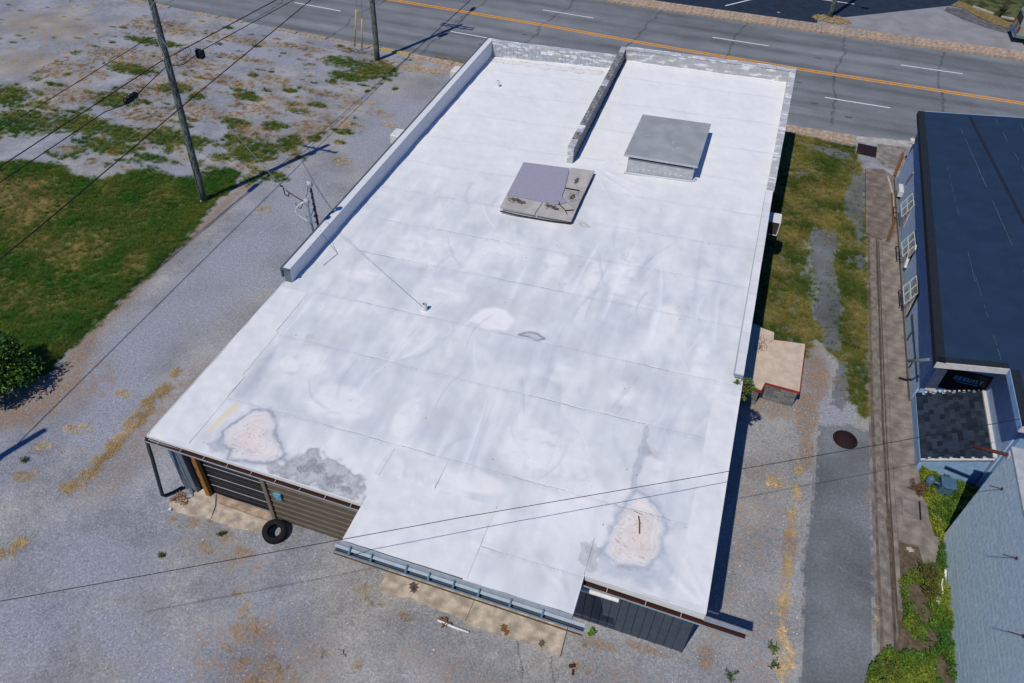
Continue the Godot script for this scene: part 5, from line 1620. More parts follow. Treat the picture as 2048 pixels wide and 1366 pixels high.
func blue_building() -> void:
	var b := thing("light_blue_building", "light blue building with a large dark blue-grey roof at the right", "building", Vector3.ZERO)
	var st := mb()
	prism(st, Vector3(8.61, 0, -22.05), Vector3(8.73, 0, -38.2), .3, 3.32, 3.36)
	obj("side_wall", st, M.blue_wall, b)
	st = mb()
	prism(st, Vector3(8.65, 0, -38.15), Vector3(26, 0, -38.15), .3, 3.3, 5.2)
	obj("front_wall", st, M.blue_wall, b)
	st = mb()
	prism(st, Vector3(8.52, 0, -22.05), Vector3(10.6, 0, -22.05), .2, 3.35, 3.6)
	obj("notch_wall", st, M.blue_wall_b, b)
	st = mb()
	prism(st, Vector3(10.45, 0, -22.0), Vector3(10.45, 0, -18.75), .2, 3.5, 3.5)
	obj("notch_wall", st, M.blue_wall, b)
	st = mb()
	prism(st, Vector3(10.4, 0, -18.65), Vector3(26, 0, -18.65), .2, 3.5, 5.3)
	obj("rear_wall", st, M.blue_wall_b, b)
	# roof slab, sloping up to the right, with a notch at the near left corner
	var ry := func(x): return 3.44 + .11 * (x - 8.0)
	var P := [[8.36, -38.85], [27.0, -38.85], [27.0, -18.15], [10.0, -18.15], [10.0, -20.62], [7.93, -20.42]]
	var R := Node3D.new()
	R.name = "roof"
	b.add_child(R)
	var pv := PackedVector2Array()
	for p in P: pv.append(Vector2(p[0], p[1]))
	var ix := Geometry2D.triangulate_polygon(pv)
	st = mb()
	for i in range(0, ix.size(), 3):
		var q := [pv[ix[i]], pv[ix[i + 1]], pv[ix[i + 2]]]
		if (q[1] - q[0]).cross(q[2] - q[0]) < 0: q = [q[0], q[2], q[1]]
		for v in q: st.add_vertex(Vector3(v.x, ry.call(v.x), v.y))
		for v in [q[0], q[2], q[1]]: st.add_vertex(Vector3(v.x, ry.call(v.x) - .22, v.y))
	obj("roof_sheet", st, M.slate_roof, R)
	# roof edge boards all round
	for i in P.size():
		var a: Array = P[i]
		var c: Array = P[(i + 1) % P.size()]
		st = mb()
		var ha: float = ry.call(a[0])
		var hb: float = ry.call(c[0])
		prism(st, Vector3(a[0], ha - .23, a[1]), Vector3(c[0], hb - .23, c[1]), .035, ha + .01, hb + .01)
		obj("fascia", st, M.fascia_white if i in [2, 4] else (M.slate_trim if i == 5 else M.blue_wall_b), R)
		# the weathered edge strip lying on the roof
		var d := Vector2(c[0] - a[0], c[1] - a[1]).normalized()
		var n := Vector2(d.y, -d.x) * -1.0
		st = mb()
		var w := .26
		var q := [Vector2(a[0], a[1]), Vector2(c[0], c[1]), Vector2(c[0], c[1]) + n * w, Vector2(a[0], a[1]) + n * w]
		var vs := []
		for v in q: vs.append(Vector3(v.x, ry.call(v.x) + .014, v.y))
		quad(st, vs[0], vs[1], vs[2], vs[3])
		var dn := Vector3(0, -.03, 0)
		quad(st, vs[2], vs[1] , vs[1] + dn, vs[2] + dn)
		quad(st, vs[3], vs[2], vs[2] + dn, vs[3] + dn)
		if i not in [0]: obj("edge_strip", st, M.slate_trim, R)
	# seams of the roll roofing
	for q in [[10.55, -38.6, 12.2, -24.0, .12], [12.6, -38.6, 12.9, -30, .02], [10.0, -37.8, 11.3, -24.0, .03], [9.2, -33.5, 9.5, -24.0, .02], [11.6, -38.5, 12.9, -27.0, .025], [9.5, -25.5, 9.8, -21.0, .02], [11.4, -26.0, 11.9, -19.0, .02]]:
		st = mb()
		var n := 26
		for k in n:
			if q[4] < .05 and rng.randf() < .4: continue
			var x0: float = lerpf(q[0], q[2], float(k) / n)
			var x1: float = lerpf(q[0], q[2], float(k + 1) / n)
			var z0: float = lerpf(q[1], q[3], float(k) / n)
			var z1: float = lerpf(q[1], q[3], float(k + 1) / n)
			bx(st, Vector3((x0 + x1) * .5, ry.call((x0 + x1) * .5) + .004, (z0 + z1) * .5), Vector3(q[4], .012, (z1 - z0)), 0, Basis(Vector3.UP, atan2(x1 - x0, z1 - z0)))
		obj("seam", st, M.slate_seam if q[4] < .05 else M.slate_trim, R)
	# lean-to roof in the notch, shingled, climbing to the right
	var L := Node3D.new()
	L.name = "lean_to"
	b.add_child(L)
	var A := Vector3(8.46, .60, -22.0)
	var B := Vector3(10.30, 1.50, -21.95)
	var D := Vector3(8.46, .56, -18.86)
	st = mb()
	hexa(st, [D + Vector3(.05, -.9, 0), Vector3(10.3, -.2, -18.86), B + Vector3(0, -2, 0), A + Vector3(.05, -.9, 0), D + Vector3(.0, -.04, 0), Vector3(10.3, 1.42, -18.86), B + Vector3(0, -.05, 0), A + Vector3(0, -.04, 0)])
	obj("body", st, M.blue_wall_b, L)
	var up := (B - A).normalized()
	var al := Vector3(0, 0, 1)
	var nrm := al.cross(up).normalized()
	var len := (B - A).length()
	var bas := Basis(up, nrm, al)
	var sm: Array[Mesh] = []
	var s0 := mb()
	bx(s0, Vector3.ZERO, Vector3(.20, .014, .222), .004)
	s0.generate_normals()
	var shingle := s0.commit()
	var tones := []
	for k in 5: tones.append(mat(C(.010 + .006 * k, .018 + .009 * k, .034 + .014 * k), .9, T.grime, 2.0))
	var cnt := 0
	for row in 13:
		for k in 14:
			var off := .11 if row % 2 else .0
			var z := -21.97 + .115 + k * .224 - off + rng.randf_range(-.004, .004)
			if z < -21.95 or z > -18.9: continue
			var p := A + up * (.10 + row * (len - .12) / 12.6) + Vector3(0, 0, z - A.z) + nrm * (.004 + rng.randf() * .004)
			place("shingle", shingle, tones[rng.randi() % 5], L, Transform3D(bas.rotated(al, .03), p), cnt)
			cnt += 1
	st = mb()
	bx(st, (A + D) * .5 + Vector3(0, 0, 1.60) + up * len * .5 + Vector3(0, .0, 0), Vector3(len + .02, .06, .07), .008, bas)
	obj("white_edge", st, M.fascia_white, L)
	st = mb()
	bx(st, (B + Vector3(10.30, 1.46, -18.86)) * .5 + Vector3(0.0, .03, 0), Vector3(.12, .09, 3.16), .008)
	obj("white_edge", st, M.fascia_white, L)
	st = mb()
	for k in 12: bx(st, A + up * (.32 + k * .145) + nrm * .05 + Vector3(0, 0, .06), Vector3(.07, .05, .09), .005, bas)
	bx(st, A + up * (len * .56) + nrm * .06 + Vector3(0, 0, .0), Vector3(len * .85, .06, .05), .005, bas)
	obj("dentil_edge", st, M.fascia_white, L)
	# sign in the shade of the notch
	var sg := thing("sign", "black sign with blue lettering in the shaded notch of the light blue building", "sign", Vector3(9.72, 1.62, -21.92))
	st = mb()
	bx(st, Vector3.ZERO, Vector3(1.5, .95, .05), .01)
	obj("board", st, M.sign_black, sg)
	var tm := TextMesh.new()
	tm.text = "REBUILT"
	var sf := SystemFont.new()
	sf.font_names = PackedStringArray(["Droid Sans"])
	sf.font_weight = 700
	tm.font = sf
	tm.font_size = 64
	tm.pixel_size = .0036
	tm.depth = .015
	var tx := MeshInstance3D.new()
	tx.name = "lettering"
	tx.mesh = tm
	tx.material_override = M.sign_blue
	tx.position = Vector3(-.02, .16, .032)
	sg.add_child(tx)
	st = mb()
	bx(st, Vector3(0, .0, .03), Vector3(.7, .025, .012))
	obj("underline", st, M.sign_blue, sg)
	var pb := box("white_panel", Vector3(8.62, .9, -21.94), Vector3(8.95, 2.0, -21.88), M.fascia_white, b, .01)
	# windows of the side wall, each with a white guard frame
	win_grid(b, -34.05, -32.95, 1.72, 8.55)
	win_grid(b, -31.05, -30.0, 1.56, 8.52)
	win_grid(b, -27.95, -26.8, 1.45, 8.50)
	box("sill", Vector3(8.36, .45, -36.55), Vector3(8.57, .75, -35.8), M.fascia_white, b, .01)
	st = mb()
	bx(st, Vector3(8.54, 1.5, -35.8), Vector3(.06, 1.0, .14), .008, Basis(Vector3(1, 0, 0), .5))
	obj("louvre", st, M.grey_patch, b)
	st = mb()
	prism(st, Vector3(8.50, .85, -26.0), Vector3(8.50, .85, -25.2), .02, 1.6, 1.55)
	obj("patched_area", st, M.grey_patch, b)
	st = mb()
	bx(st, Vector3(8.44, .9, -29.9), Vector3(.12, .8, .05), .02, Basis(Vector3(1, 0, 0), -.5))
	bx(st, Vector3(8.42, 1.4, -29.75), Vector3(.06, .8, .25), .02, Basis(Vector3(1, 0, 0), .5))
	obj("white_board", st, M.fascia_white, b)
	box("wall_lamp", Vector3(8.28, 2.35, -37.8), Vector3(8.60, 2.6, -37.55), M.fascia_white, b, .05)
	st = mb()
	for q in [[8.47, .5, -26.6, .9], [8.46, .45, -25.2, .7], [8.46, .5, -23.6, .8]]: tube(st, [Vector3(q[0] - .04, 0.05, q[2]), Vector3(q[0] - .04, q[3], q[2]), Vector3(q[0] + .04, q[3] + .06, q[2])], .022, 6)
	tube(st, [Vector3(8.44, .85, -26.2), Vector3(8.44, .85, -22.3)], .018, 6)
	obj("handrail", st, M.black_iron, b)
	st = mb()
	bx(st, Vector3(8.45, .14, -30), Vector3(.12, .28, 16), .01)
	obj("plinth", st, M.block_b, b)
	# steel pipe reaching out of the eave
	st = mb(true)
	tube(st, [Vector3(8.25, 3.15, -21.0), Vector3(7.67, 2.05, -21.84)], .055, 10)
	var sp := obj("steel_pipe", st, M.steel)
	tag(sp, "bright steel pipe slanting out from under the dark roof corner", "pipe")
	# black guard frames lying against the wall foot
	var nm := ["black iron frame on the pavement below the farthest white window grid", "black iron frame on the pavement below the middle white window grid", "black iron frame on the pavement below the nearest white window grid"]
	var zz := [-34.6, -31.2, -27.9]
	for k in 3:
		var f := thing("iron_frame", nm[k], "window guard", Vector3(8.36, .14, zz[k]), 0, "iron frames at the wall foot")
		st = mb()
		for q in [[-.11, 0.0], [.11, 0.0]]: bx(st, Vector3(q[0], .12, 0), Vector3(.02, .03, 1.05))
		for q in [-.52, 0.0, .52]: bx(st, Vector3(0, .12, q), Vector3(.24, .03, .02))
		for q in [-.52, .52]: bx(st, Vector3(-.11, .0, q), Vector3(.02, .24, .02))
		obj("bars", st, M.black_iron, f)
	# planks
	var pl := [["plank", Vector3(8.43, .18, -38.4), Vector3(8.86, .40, -40.6), M.wood_orange, "orange-brown plank leaning along the corner of the light blue building"], ["plank", Vector3(8.34, .22, -34.3), Vector3(7.95, .13, -32.2), M.wood_old, "old brown plank lying on the pavement across the kerb"], ["plank", Vector3(8.26, .16, -36.6), Vector3(8.2, .16, -33.2), M.wood_old, "long thin brown batten lying along the wall foot"]]
	for q in pl:
		st = mb()
		var d: Vector3 = q[2] - q[1]
		var bb := Basis.looking_at(d.normalized(), Vector3.UP)
		bx(st, (q[1] + q[2]) * .5, Vector3(.14 if q[3] == M.wood_orange or q[1].z > -35 else .05, .05, d.length()), .008, bb)
		tag(obj("plank", st, q[3]), q[4], "plank")
	# utility boxes in the creepers
	var mt := thing("meter_box", "blue-grey meter box with a rounded lid standing in the creepers", "utility box", Vector3(9.18, 0, -18.2))
	st = mb()
	bx(st, Vector3(.12, .25, 0), Vector3(.42, .5, .40), .05)
	obj("cabinet", st, M.meter_blue, mt)
	st = mb()
	bx(st, Vector3(.12, .53, 0), Vector3(.46, .06, .44), .02)
	bx(st, Vector3(.12, .50, .23), Vector3(.3, .06, .03), .01)
	obj("lid", st, M.meter_blue, mt)
	st = mb(true)
	tube(st, [Vector3(-.34, 0, -.12), Vector3(-.34, .38, -.12), Vector3(-.34, .45, -.12)], [.13, .13, .06], 12)
	tube(st, [Vector3(-.3, .28, -.1), Vector3(-.05, .3, -.05)], .04, 8)
	obj("regulator", st, M.meter_blue, mt)

func block_building() -> void:
	var b := thing("block_building", "pale blue painted block building at the bottom right corner", "building", Vector3.ZERO)
	var H := 4.40
	var z0 := -16.35
	box("side_wall", Vector3(9.17, 0, z0 + .02), Vector3(9.45, H, 2.0), M.mortar_blue if M.has("mortar_blue") else mat(C(.50, .64, .80), .85, T.soft, .8), b)
	box("end_wall", Vector3(9.46, 0, z0), Vector3(16.0, H - .02, z0 + .28), mat(C(.50, .62, .78), .85, T.soft, .8), b)
	var tones := []
	for k in 4: tones.append(mat(C(.64 + .012 * k, .83 + .012 * k, .93 + .006 * k), .85, T.soft, .9 + .2 * k, 0, .6))
	var W := Node3D.new()
	W.name = "block_face"
	b.add_child(W)
	var full := mb()
	bx(full, Vector3.ZERO, Vector3(.04, .197, .400), .004)
	full.generate_normals()
	var fm := full.commit()
	var rest := mb()
	var cnt := 0
	for row in 22:
		for k in 45:
			var z := z0 + .2 + k * .404 - (.202 if row % 2 else 0.0)
			if z < z0 + .1:
				bx(rest, Vector3(9.158, .1 + row * .2, z0 + .099), Vector3(.04, .197, .196), .003)
				continue
			var y := .1 + row * .2
			var o := Vector3(9.158 + rng.randf_range(-.001, .001), y, z)
			if cnt < 300 and z < -9.2 - (22 - row) * .02:
				place("block", fm, tones[rng.randi() % 4], W, Transform3D(Basis.IDENTITY, o), cnt)
				cnt += 1
			else:
				bx(rest, o, Vector3(.04, .197, .400), .004)
	var rm := obj("block_rest", rest, tones[1], W)
	rm.set_meta("kind", "stuff")
	# coping and the roof behind it
	var cn := 0
	for k in 9:
		var s := mb()
		bx(s, Vector3(9.36, H + .035, z0 + .55 + k * 1.2), Vector3(.46, .07, 1.19), .012)
		obj("coping_block", s, M.hatch_side, b)
	var st := mb()
	bx(st, Vector3(12.7, H + .035, z0 + .10), Vector3(6.2, .07, .34), .012)
	obj("coping_block", st, M.gutter_out, b)
	st = mb()
	quad(st, Vector3(9.46, H - .12, z0 + .3), Vector3(16, H - .12, z0 + .3), Vector3(16, H - .12, 2.0), Vector3(9.46, H - .12, 2.0))
	obj("roof", st, M.metal_grey, b)
	st = mb(true)
	tube(st, [Vector3(9.2, 4.25, -16.25), Vector3(8.41, 3.95, -16.57)], .05, 10)
	obj("red_pipe", st, M.rust, b)
	st = mb()
	bx(st, Vector3(9.17, 4.24, -16.26), Vector3(.10, .2, .2), .02)
	obj("pipe_collar", st, M.fascia_white, b)
	for q in [[3.70, -15.5], [3.81, -13.25], [3.55, -11.3]]:
		st = mb()
		tube(st, [Vector3(9.15, q[0], q[1]), Vector3(8.82, q[0] - .03, q[1] - .03)], .013, 6)
		bx(st, Vector3(9.13, q[0], q[1]), Vector3(.03, .08, .08), .012)
		obj("tie_rod", st, M.rust, b)
	st = mb()
	tube(st, [Vector3(9.1, .05, -15.3), Vector3(9.06, .25, -15.0), Vector3(9.08, .05, -14.5)], .035, 8)
	obj("hose_end", st, M.pvc, b)
	var wc := thing("white_basin", "white broken plastic dish and cord lying in the weeds by the block wall", "debris", Vector3(8.86, .12, -14.0))
	st = mb(true)
	tube(st, [Vector3(0, 0, 0), Vector3(0.02, .08, 0.03)], [.10, .15], 12)
	obj("dish", st, M.pvc, wc)
	st = mb()
	tube(st, [Vector3(0, .08, 0), Vector3(.06, .16, -.2), Vector3(.02, .2, -.42), Vector3(.05, .24, -.6)], .018, 6)
	obj("cord", st, M.pvc, wc)

# ---------------------------------------------------------------- poles, wires, service masts
func add_wire(pts: Array, r: float, label: String, m: Material, group := "") -> void:
	var st := mb(true)
	tube(st, pts, r, 5)
	tag(obj("wire", st, m), label, "wire", group)

func insulator(st: SurfaceTool, p: Vector3) -> void:
	tube(st, [p, p + Vector3(0, .06, 0), p + Vector3(0, .1, 0), p + Vector3(0, .16, 0)], [.03, .06, .035, .045], 8)

func pole(called: String, label: String, base: Vector3, top: Vector3, r0: float, r1: float, m: Material) -> Node3D:
	var t := thing(called, label, "utility pole", base)
	var st := mb(true)
	var pts := []
	var rad := []
	for k in 15:
		var f := k / 14.0
		pts.append((top - base) * f + Vector3(rng.randf_range(-.006, .006), -.02 if k == 0 else 0.0, rng.randf_range(-.006, .006)))
		rad.append(lerpf(r0, r1, f))
	tube(st, pts, rad, 12)
	obj("pole_shaft", st, m, t)
	return t

func arm(t: Node, at: Vector3, half: float, m: Material) -> void:
	var st := mb()
	bx(st, at, Vector3(half * 2, .12, .09), .01)
	obj("crossarm", st, m, t)
	st = mb(true)
	for q in [-.92, -.45, .45, .92]: insulator(st, at + Vector3(q * half, .06, 0))
	obj("insulator", st, M.porcelain, t)
	st = mb()
	for q in [-1.0, 1.0]: tube(st, [at + Vector3(q * half * .6, -.04, .06), at + Vector3(q * .04, -.62, .14)], .018, 5)
	obj("brace", st, M.gutter_out, t)

func utilities() -> void:
	var b1 := Vector3(-22.7, 0, -24.1)
	var t1 := Vector3(-22.33, 10.2, -24.1)
	var p1 := pole("utility_pole", "greenish wooden utility pole standing on the lawn edge at the left", b1, t1, .165, .125, M.pole)
	arm(p1, Vector3(.35, 9.55, .12), 1.0, M.crossarm)
	var st := mb()
	bx(st, Vector3(.22, 6.9, .13), Vector3(.06, .10, .08), .01)
	bx(st, Vector3(.20, 8.0, .14), Vector3(.10, .07, .1), .01)
	bx(st, Vector3(.32, 8.75, .10), Vector3(.08, .06, .1), .01)
	tube(st, [Vector3(.12, 8.0, .16), Vector3(.33, 7.0, .18)], .012, 5)
	obj("bracket", st, M.strap, p1)
	st = mb()
	tube(st, [Vector3(.03, 2.6, .16), Vector3(.06, 1.7, .17), Vector3(.02, .9, .17), Vector3(.06, .4, .18)], .014, 5)
	obj("ground_cable", st, M.wire, p1)
	st = mb()
	bx(st, Vector3(-.02, .08, .17), Vector3(.09, .07, .03), .01)
	obj("tag_plate", st, M.porcelain, p1)
	# second pole at the road, double crossarms and a street lamp
	var b2 := Vector3(-22.13, 0, -41.36)
	var p2 := pole("utility_pole", "grey-green wooden utility pole beside the road kerb and the yellow guards", b2, b2 + Vector3(.05, 11.2, 0), .17, .12, M.pole)
	arm(p2, Vector3(.05, 10.55, .16), 1.2, M.crossarm)
	arm(p2, Vector3(.05, 10.55, -.16), 1.2, M.crossarm)
	st = mb(true)
	tube(st, [Vector3(.05, 10.1, -.1), Vector3(0.0, 10.45, -1.2), Vector3(-.1, 10.6, -3.1)], .035, 8)
	obj("lamp_arm", st, M.gutter_out, p2)
	st = mb(true)
	tube(st, [Vector3(-.1, 10.6, -2.9), Vector3(-.1, 10.62, -3.2), Vector3(-.11, 10.56, -3.7), Vector3(-.11, 10.55, -3.85)], [.06, .15, .15, .06], 10)
	obj("lamp_head", st, M.hatch_side, p2)
	st = mb(true)
	tube(st, [Vector3(.34, 7.6, .1), Vector3(.34, 8.5, .1)], .16, 12)
	obj("transformer_can", st, M.hatch_side, p2)
	# pole out of frame at lower left, seen by its shadow
	var p0 := pole("utility_pole", "utility pole at the lower left, beyond the bush by the drive", Vector3(-21.75, 0, -4.3), Vector3(-21.7, 9.4, -4.3), .16, .12, M.pole)
	var p3 := pole("utility_pole", "green stained pole across the road in a ring of dead grass", Vector3(4.72, 0, -60.42), Vector3(4.85, 9.5, -60.5), .17, .13, M.pole_green)
	st = mb()
	bx(st, Vector3(.8, 5.0, .05), Vector3(1.4, .05, .05), .01)
	bx(st, Vector3(1.35, 4.75, .05), Vector3(.5, .4, .06), .02)
	obj("sign_bracket", st, M.crossarm, p3)
	# guy with yellow guards
	var gy := [[Vector3(-24.05, 0, -42.0), "tall yellow guy-wire guard farther from the pole", 2.5], [Vector3(-23.45, 0, -41.85), "short yellow guy-wire guard nearer the pole", 2.0]]
	for q in gy:
		var t := thing("guy_guard", q[1], "guy wire guard", q[0], 0, "yellow guy guards by the second pole")
		var to: Vector3 = (Vector3(-22.1, 9.8, -41.36) - q[0])
		st = mb(true)
		tube(st, [to.normalized() * .35, to.normalized() * (q[2] + .3)], .04, 8)
		obj("guard", st, M.yellow, t)
		st = mb(true)
		tube(st, [Vector3.ZERO, to], .008, 5)
		obj("guy_wire", st, M.wire_grey, t)
	# wires along the pole line
	var e := func(a: Vector3, b: Vector3, z: float) -> Vector3: return a.lerp(b, (z - a.z) / (b.z - a.z))
	add_wire([Vector3(-20.8, 4.45, -2), Vector3(-20.88, 4.52, -5), Vector3(-21.2, 4.95, -15), Vector3(-21.51, 5.44, -24), Vector3(-21.8, 5.85, -33), Vector3(-22.07, 6.26, -41.3)], .022, "lowest thick black cable running from lower left past the pole to the road", M.wire)
	add_wire(sag(Vector3(-23.62, 5.60, -3), Vector3(-22.70, 6.72, -24.0), .0, 4), .020, "black cable reaching the left pole from lower left, middle one", M.wire)
	add_wire([Vector3(-22.70, 6.72, -24.0), Vector3(-22.5, 6.74, -26), Vector3(-22.3, 6.6, -32), Vector3(-22.05, 6.45, -41.3), Vector3(-21.9, 6.3, -62)], .022, "thick cable from the left pole to the road pole, upper one", M.wire)
	add_wire(sag(Vector3(-23.75, 6.55, -3), Vector3(-22.78, 7.72, -23.7), .0, 4) + [Vector3(-22.62, 7.72, -24.0)], .014, "topmost cable from lower left ending on the left pole", M.wire)
	add_wire([Vector3(-23.1, 5.35, -3), Vector3(-22.85, 5.95, -15), Vector3(-22.75, 6.15, -20.5), Vector3(-22.6, 6.02, -21.6), Vector3(-22.62, 6.2, -22.6), Vector3(-22.55, 6.5, -24.0), Vector3(-22.3, 6.35, -24.8), Vector3(-22.2, 6.5, -26.0), Vector3(-22.1, 6.3, -32), Vector3(-22.0, 6.05, -41.3), Vector3(-21.8, 5.8, -62)], .018, "lowest cable through the splice case on the left pole, looping below it", M.wire)
	var loop := []
	for k in 15: loop.append(Vector3(-22.35 + .03 * sin(k), 6.7 + .22 * sin(TAU * k / 14.0), -25.0 - .45 * cos(TAU * k / 14.0)))
	add_wire(loop, .010, "slack coil of cable beside the black terminal box", M.wire)
	var sc := thing("splice_case", "grey cylindrical splice case hung on the cable left of the pole", "splice case", Vector3(-22.68, 6.08, -21.9))
	st = mb(true)
	tube(st, [Vector3(0, 0, .42), Vector3(0, .02, .34), Vector3(0, .04, -.25), Vector3(0, .05, -.35)], [.05, .13, .13, .05], 12)
	obj("case", st, M.black_box, sc)
	st = mb()
	for q in [.2, 0.0, -.15]: bx(st, Vector3(-.02, .13, q), Vector3(.16, .03, .04), .008)
	obj("clamp", st, M.strap, sc)
	var tb := thing("terminal_box", "square black terminal box hung on the cable right of the left pole", "terminal box", Vector3(-21.85, 6.62, -25.4))
	st = mb()
	bx(st, Vector3.ZERO, Vector3(.36, .36, .26), .05)
	obj("case", st, M.black_box, tb)
	st = mb()
	bx(st, Vector3(-.12, .2, 0), Vector3(.08, .06, .08), .01)
	tube(st, [Vector3(.1, .15, 0), Vector3(.16, .42, -.1)], .012, 5)
	obj("hanger", st, M.strap, tb)
	# service masts on the left wall of the warehouse
	var names := ["pale blue service mast with a bent white cable on the left wall", "dark taller service mast wound with cables on the left wall"]
	var ms := [[Vector3(-13.85, 2.4, -19.66), Vector3(-13.85, 4.72, -19.58), M.steel_blue], [Vector3(-13.85, 2.4, -20.04), Vector3(-13.85, 5.22, -19.95), M.downpipe]]
	for k in 2:
		var q: Array = ms[k]
		var t := thing("service_mast", names[k], "service mast", q[0])
		st = mb(true)
		tube(st, [Vector3.ZERO, q[1] - q[0]], .045, 10)
		obj("mast", st, q[2], t)
		st = mb(true)
		var h: Vector3 = q[1] - q[0]
		tube(st, [h + Vector3(0, -.05, 0), h + Vector3(0, .05, 0), h + Vector3(-.02, .14, .02), h + Vector3(-.08, .2, .05)], [.06, .12, .12, .03], 10)
		obj("weatherhead", st, M.hatch_side, t)
		st = mb(true)
		if k == 0:
			var lp := []
			for n in 11: lp.append(h + Vector3(-.08 - .34 * sin(PI * n / 10.0), .1 - n * .078, .1 + .10 * sin(PI * n / 10.0)))
			lp.append(h + Vector3(0, -.8, .06))
			tube(st, lp, .022, 6)
			obj("white_cable", st, M.pvc, t)
			st = mb(true)
			tube(st, sag(h + Vector3(-.1, .1, .1), h + Vector3(-.5, -.1, .0), .25, 6), .014, 5)
			obj("cable", st, M.wire, t)
		else:
			var lp := []
			for n in 30: lp.append(h + Vector3(.06 * cos(n * 1.3), -.1 - n * .055, .06 * sin(n * 1.3)))
			tube(st, lp, .016, 5)
			obj("cable", st, M.wire, t)
			st = mb(true)
			tube(st, sag(h + Vector3(-.08, .1, .0), h + Vector3(-.28, -.5, .0), .12, 6), .012, 5)
			tube(st, sag(h + Vector3(0, -.9, .05), h + Vector3(-.1, -1.0, .45), .18, 8), .012, 5)
			bx(st, h + Vector3(.02, -1.25, .02), Vector3(.14, .08, .14), .03)
			obj("clamp", st, M.black_box, t)
	# service drop: twisted messenger from the left pole to the masts
	add_wire(sag(Vector3(-22.45, 7.9, -24.0), Vector3(-14.75, 4.95, -19.75), .35, 24), .014, "pale service drop wire from the left pole down to the service masts", M.wire_grey)
	add_wire(sag(Vector3(-14.75, 4.95, -19.75), Vector3(-14.0, 4.75, -19.62), .02, 6), .020, "short thick end of the service drop at the weatherheads", M.wire)
	st = mb(true)
	tube(st, [Vector3(-14.9, 5.0, -19.8), Vector3(-14.85, 4.75, -19.75), Vector3(-14.7, 4.75, -19.72), Vector3(-14.62, 4.9, -19.7)], .022, 6)
	bx(st, Vector3(-14.98, 5.05, -19.82), Vector3(.12, .06, .06), .02)
	tag(obj("wire_clamp", st, M.black_box), "black dead-end clamp on the service drop wire", "wire clamp")
	# stay from the mast to the vent on the roof
	add_wire(sag(Vector3(-13.85, 4.45, -19.7), Vector3(-8.36, roof_y(-8.3, -17.2) + .1, -17.2), .03, 10), .005, "thin stay wire stretched from the masts to the roof vent pipe", M.wire_grey)
	add_wire(sag(Vector3(-13.45, 3.72, -19.5), Vector3(-12.6, roof_y(-12.5, -18.9) + .03, -19.1), .05, 6) + sag(Vector3(-12.6, roof_y(-12.5, -18.9) + .03, -19.1), Vector3(-12.75, roof_y(-12.7, -18.4) + .03, -18.3), -.02, 6), .007, "loose thin wire lying over the left parapet onto the roof", M.wire)
	# wire across the yard in the foreground
	add_wire(sag(Vector3(-13.5, 5.62, -2.6), Vector3(-3.78, 5.36, -8.78), .03, 12) + sag(Vector3(-3.78, 5.36, -8.78), Vector3(11.2, 4.86, -18.3), .06, 20).slice(1), .0085, "long thin dark wire crossing the whole foreground over the roof corner", M.wire)

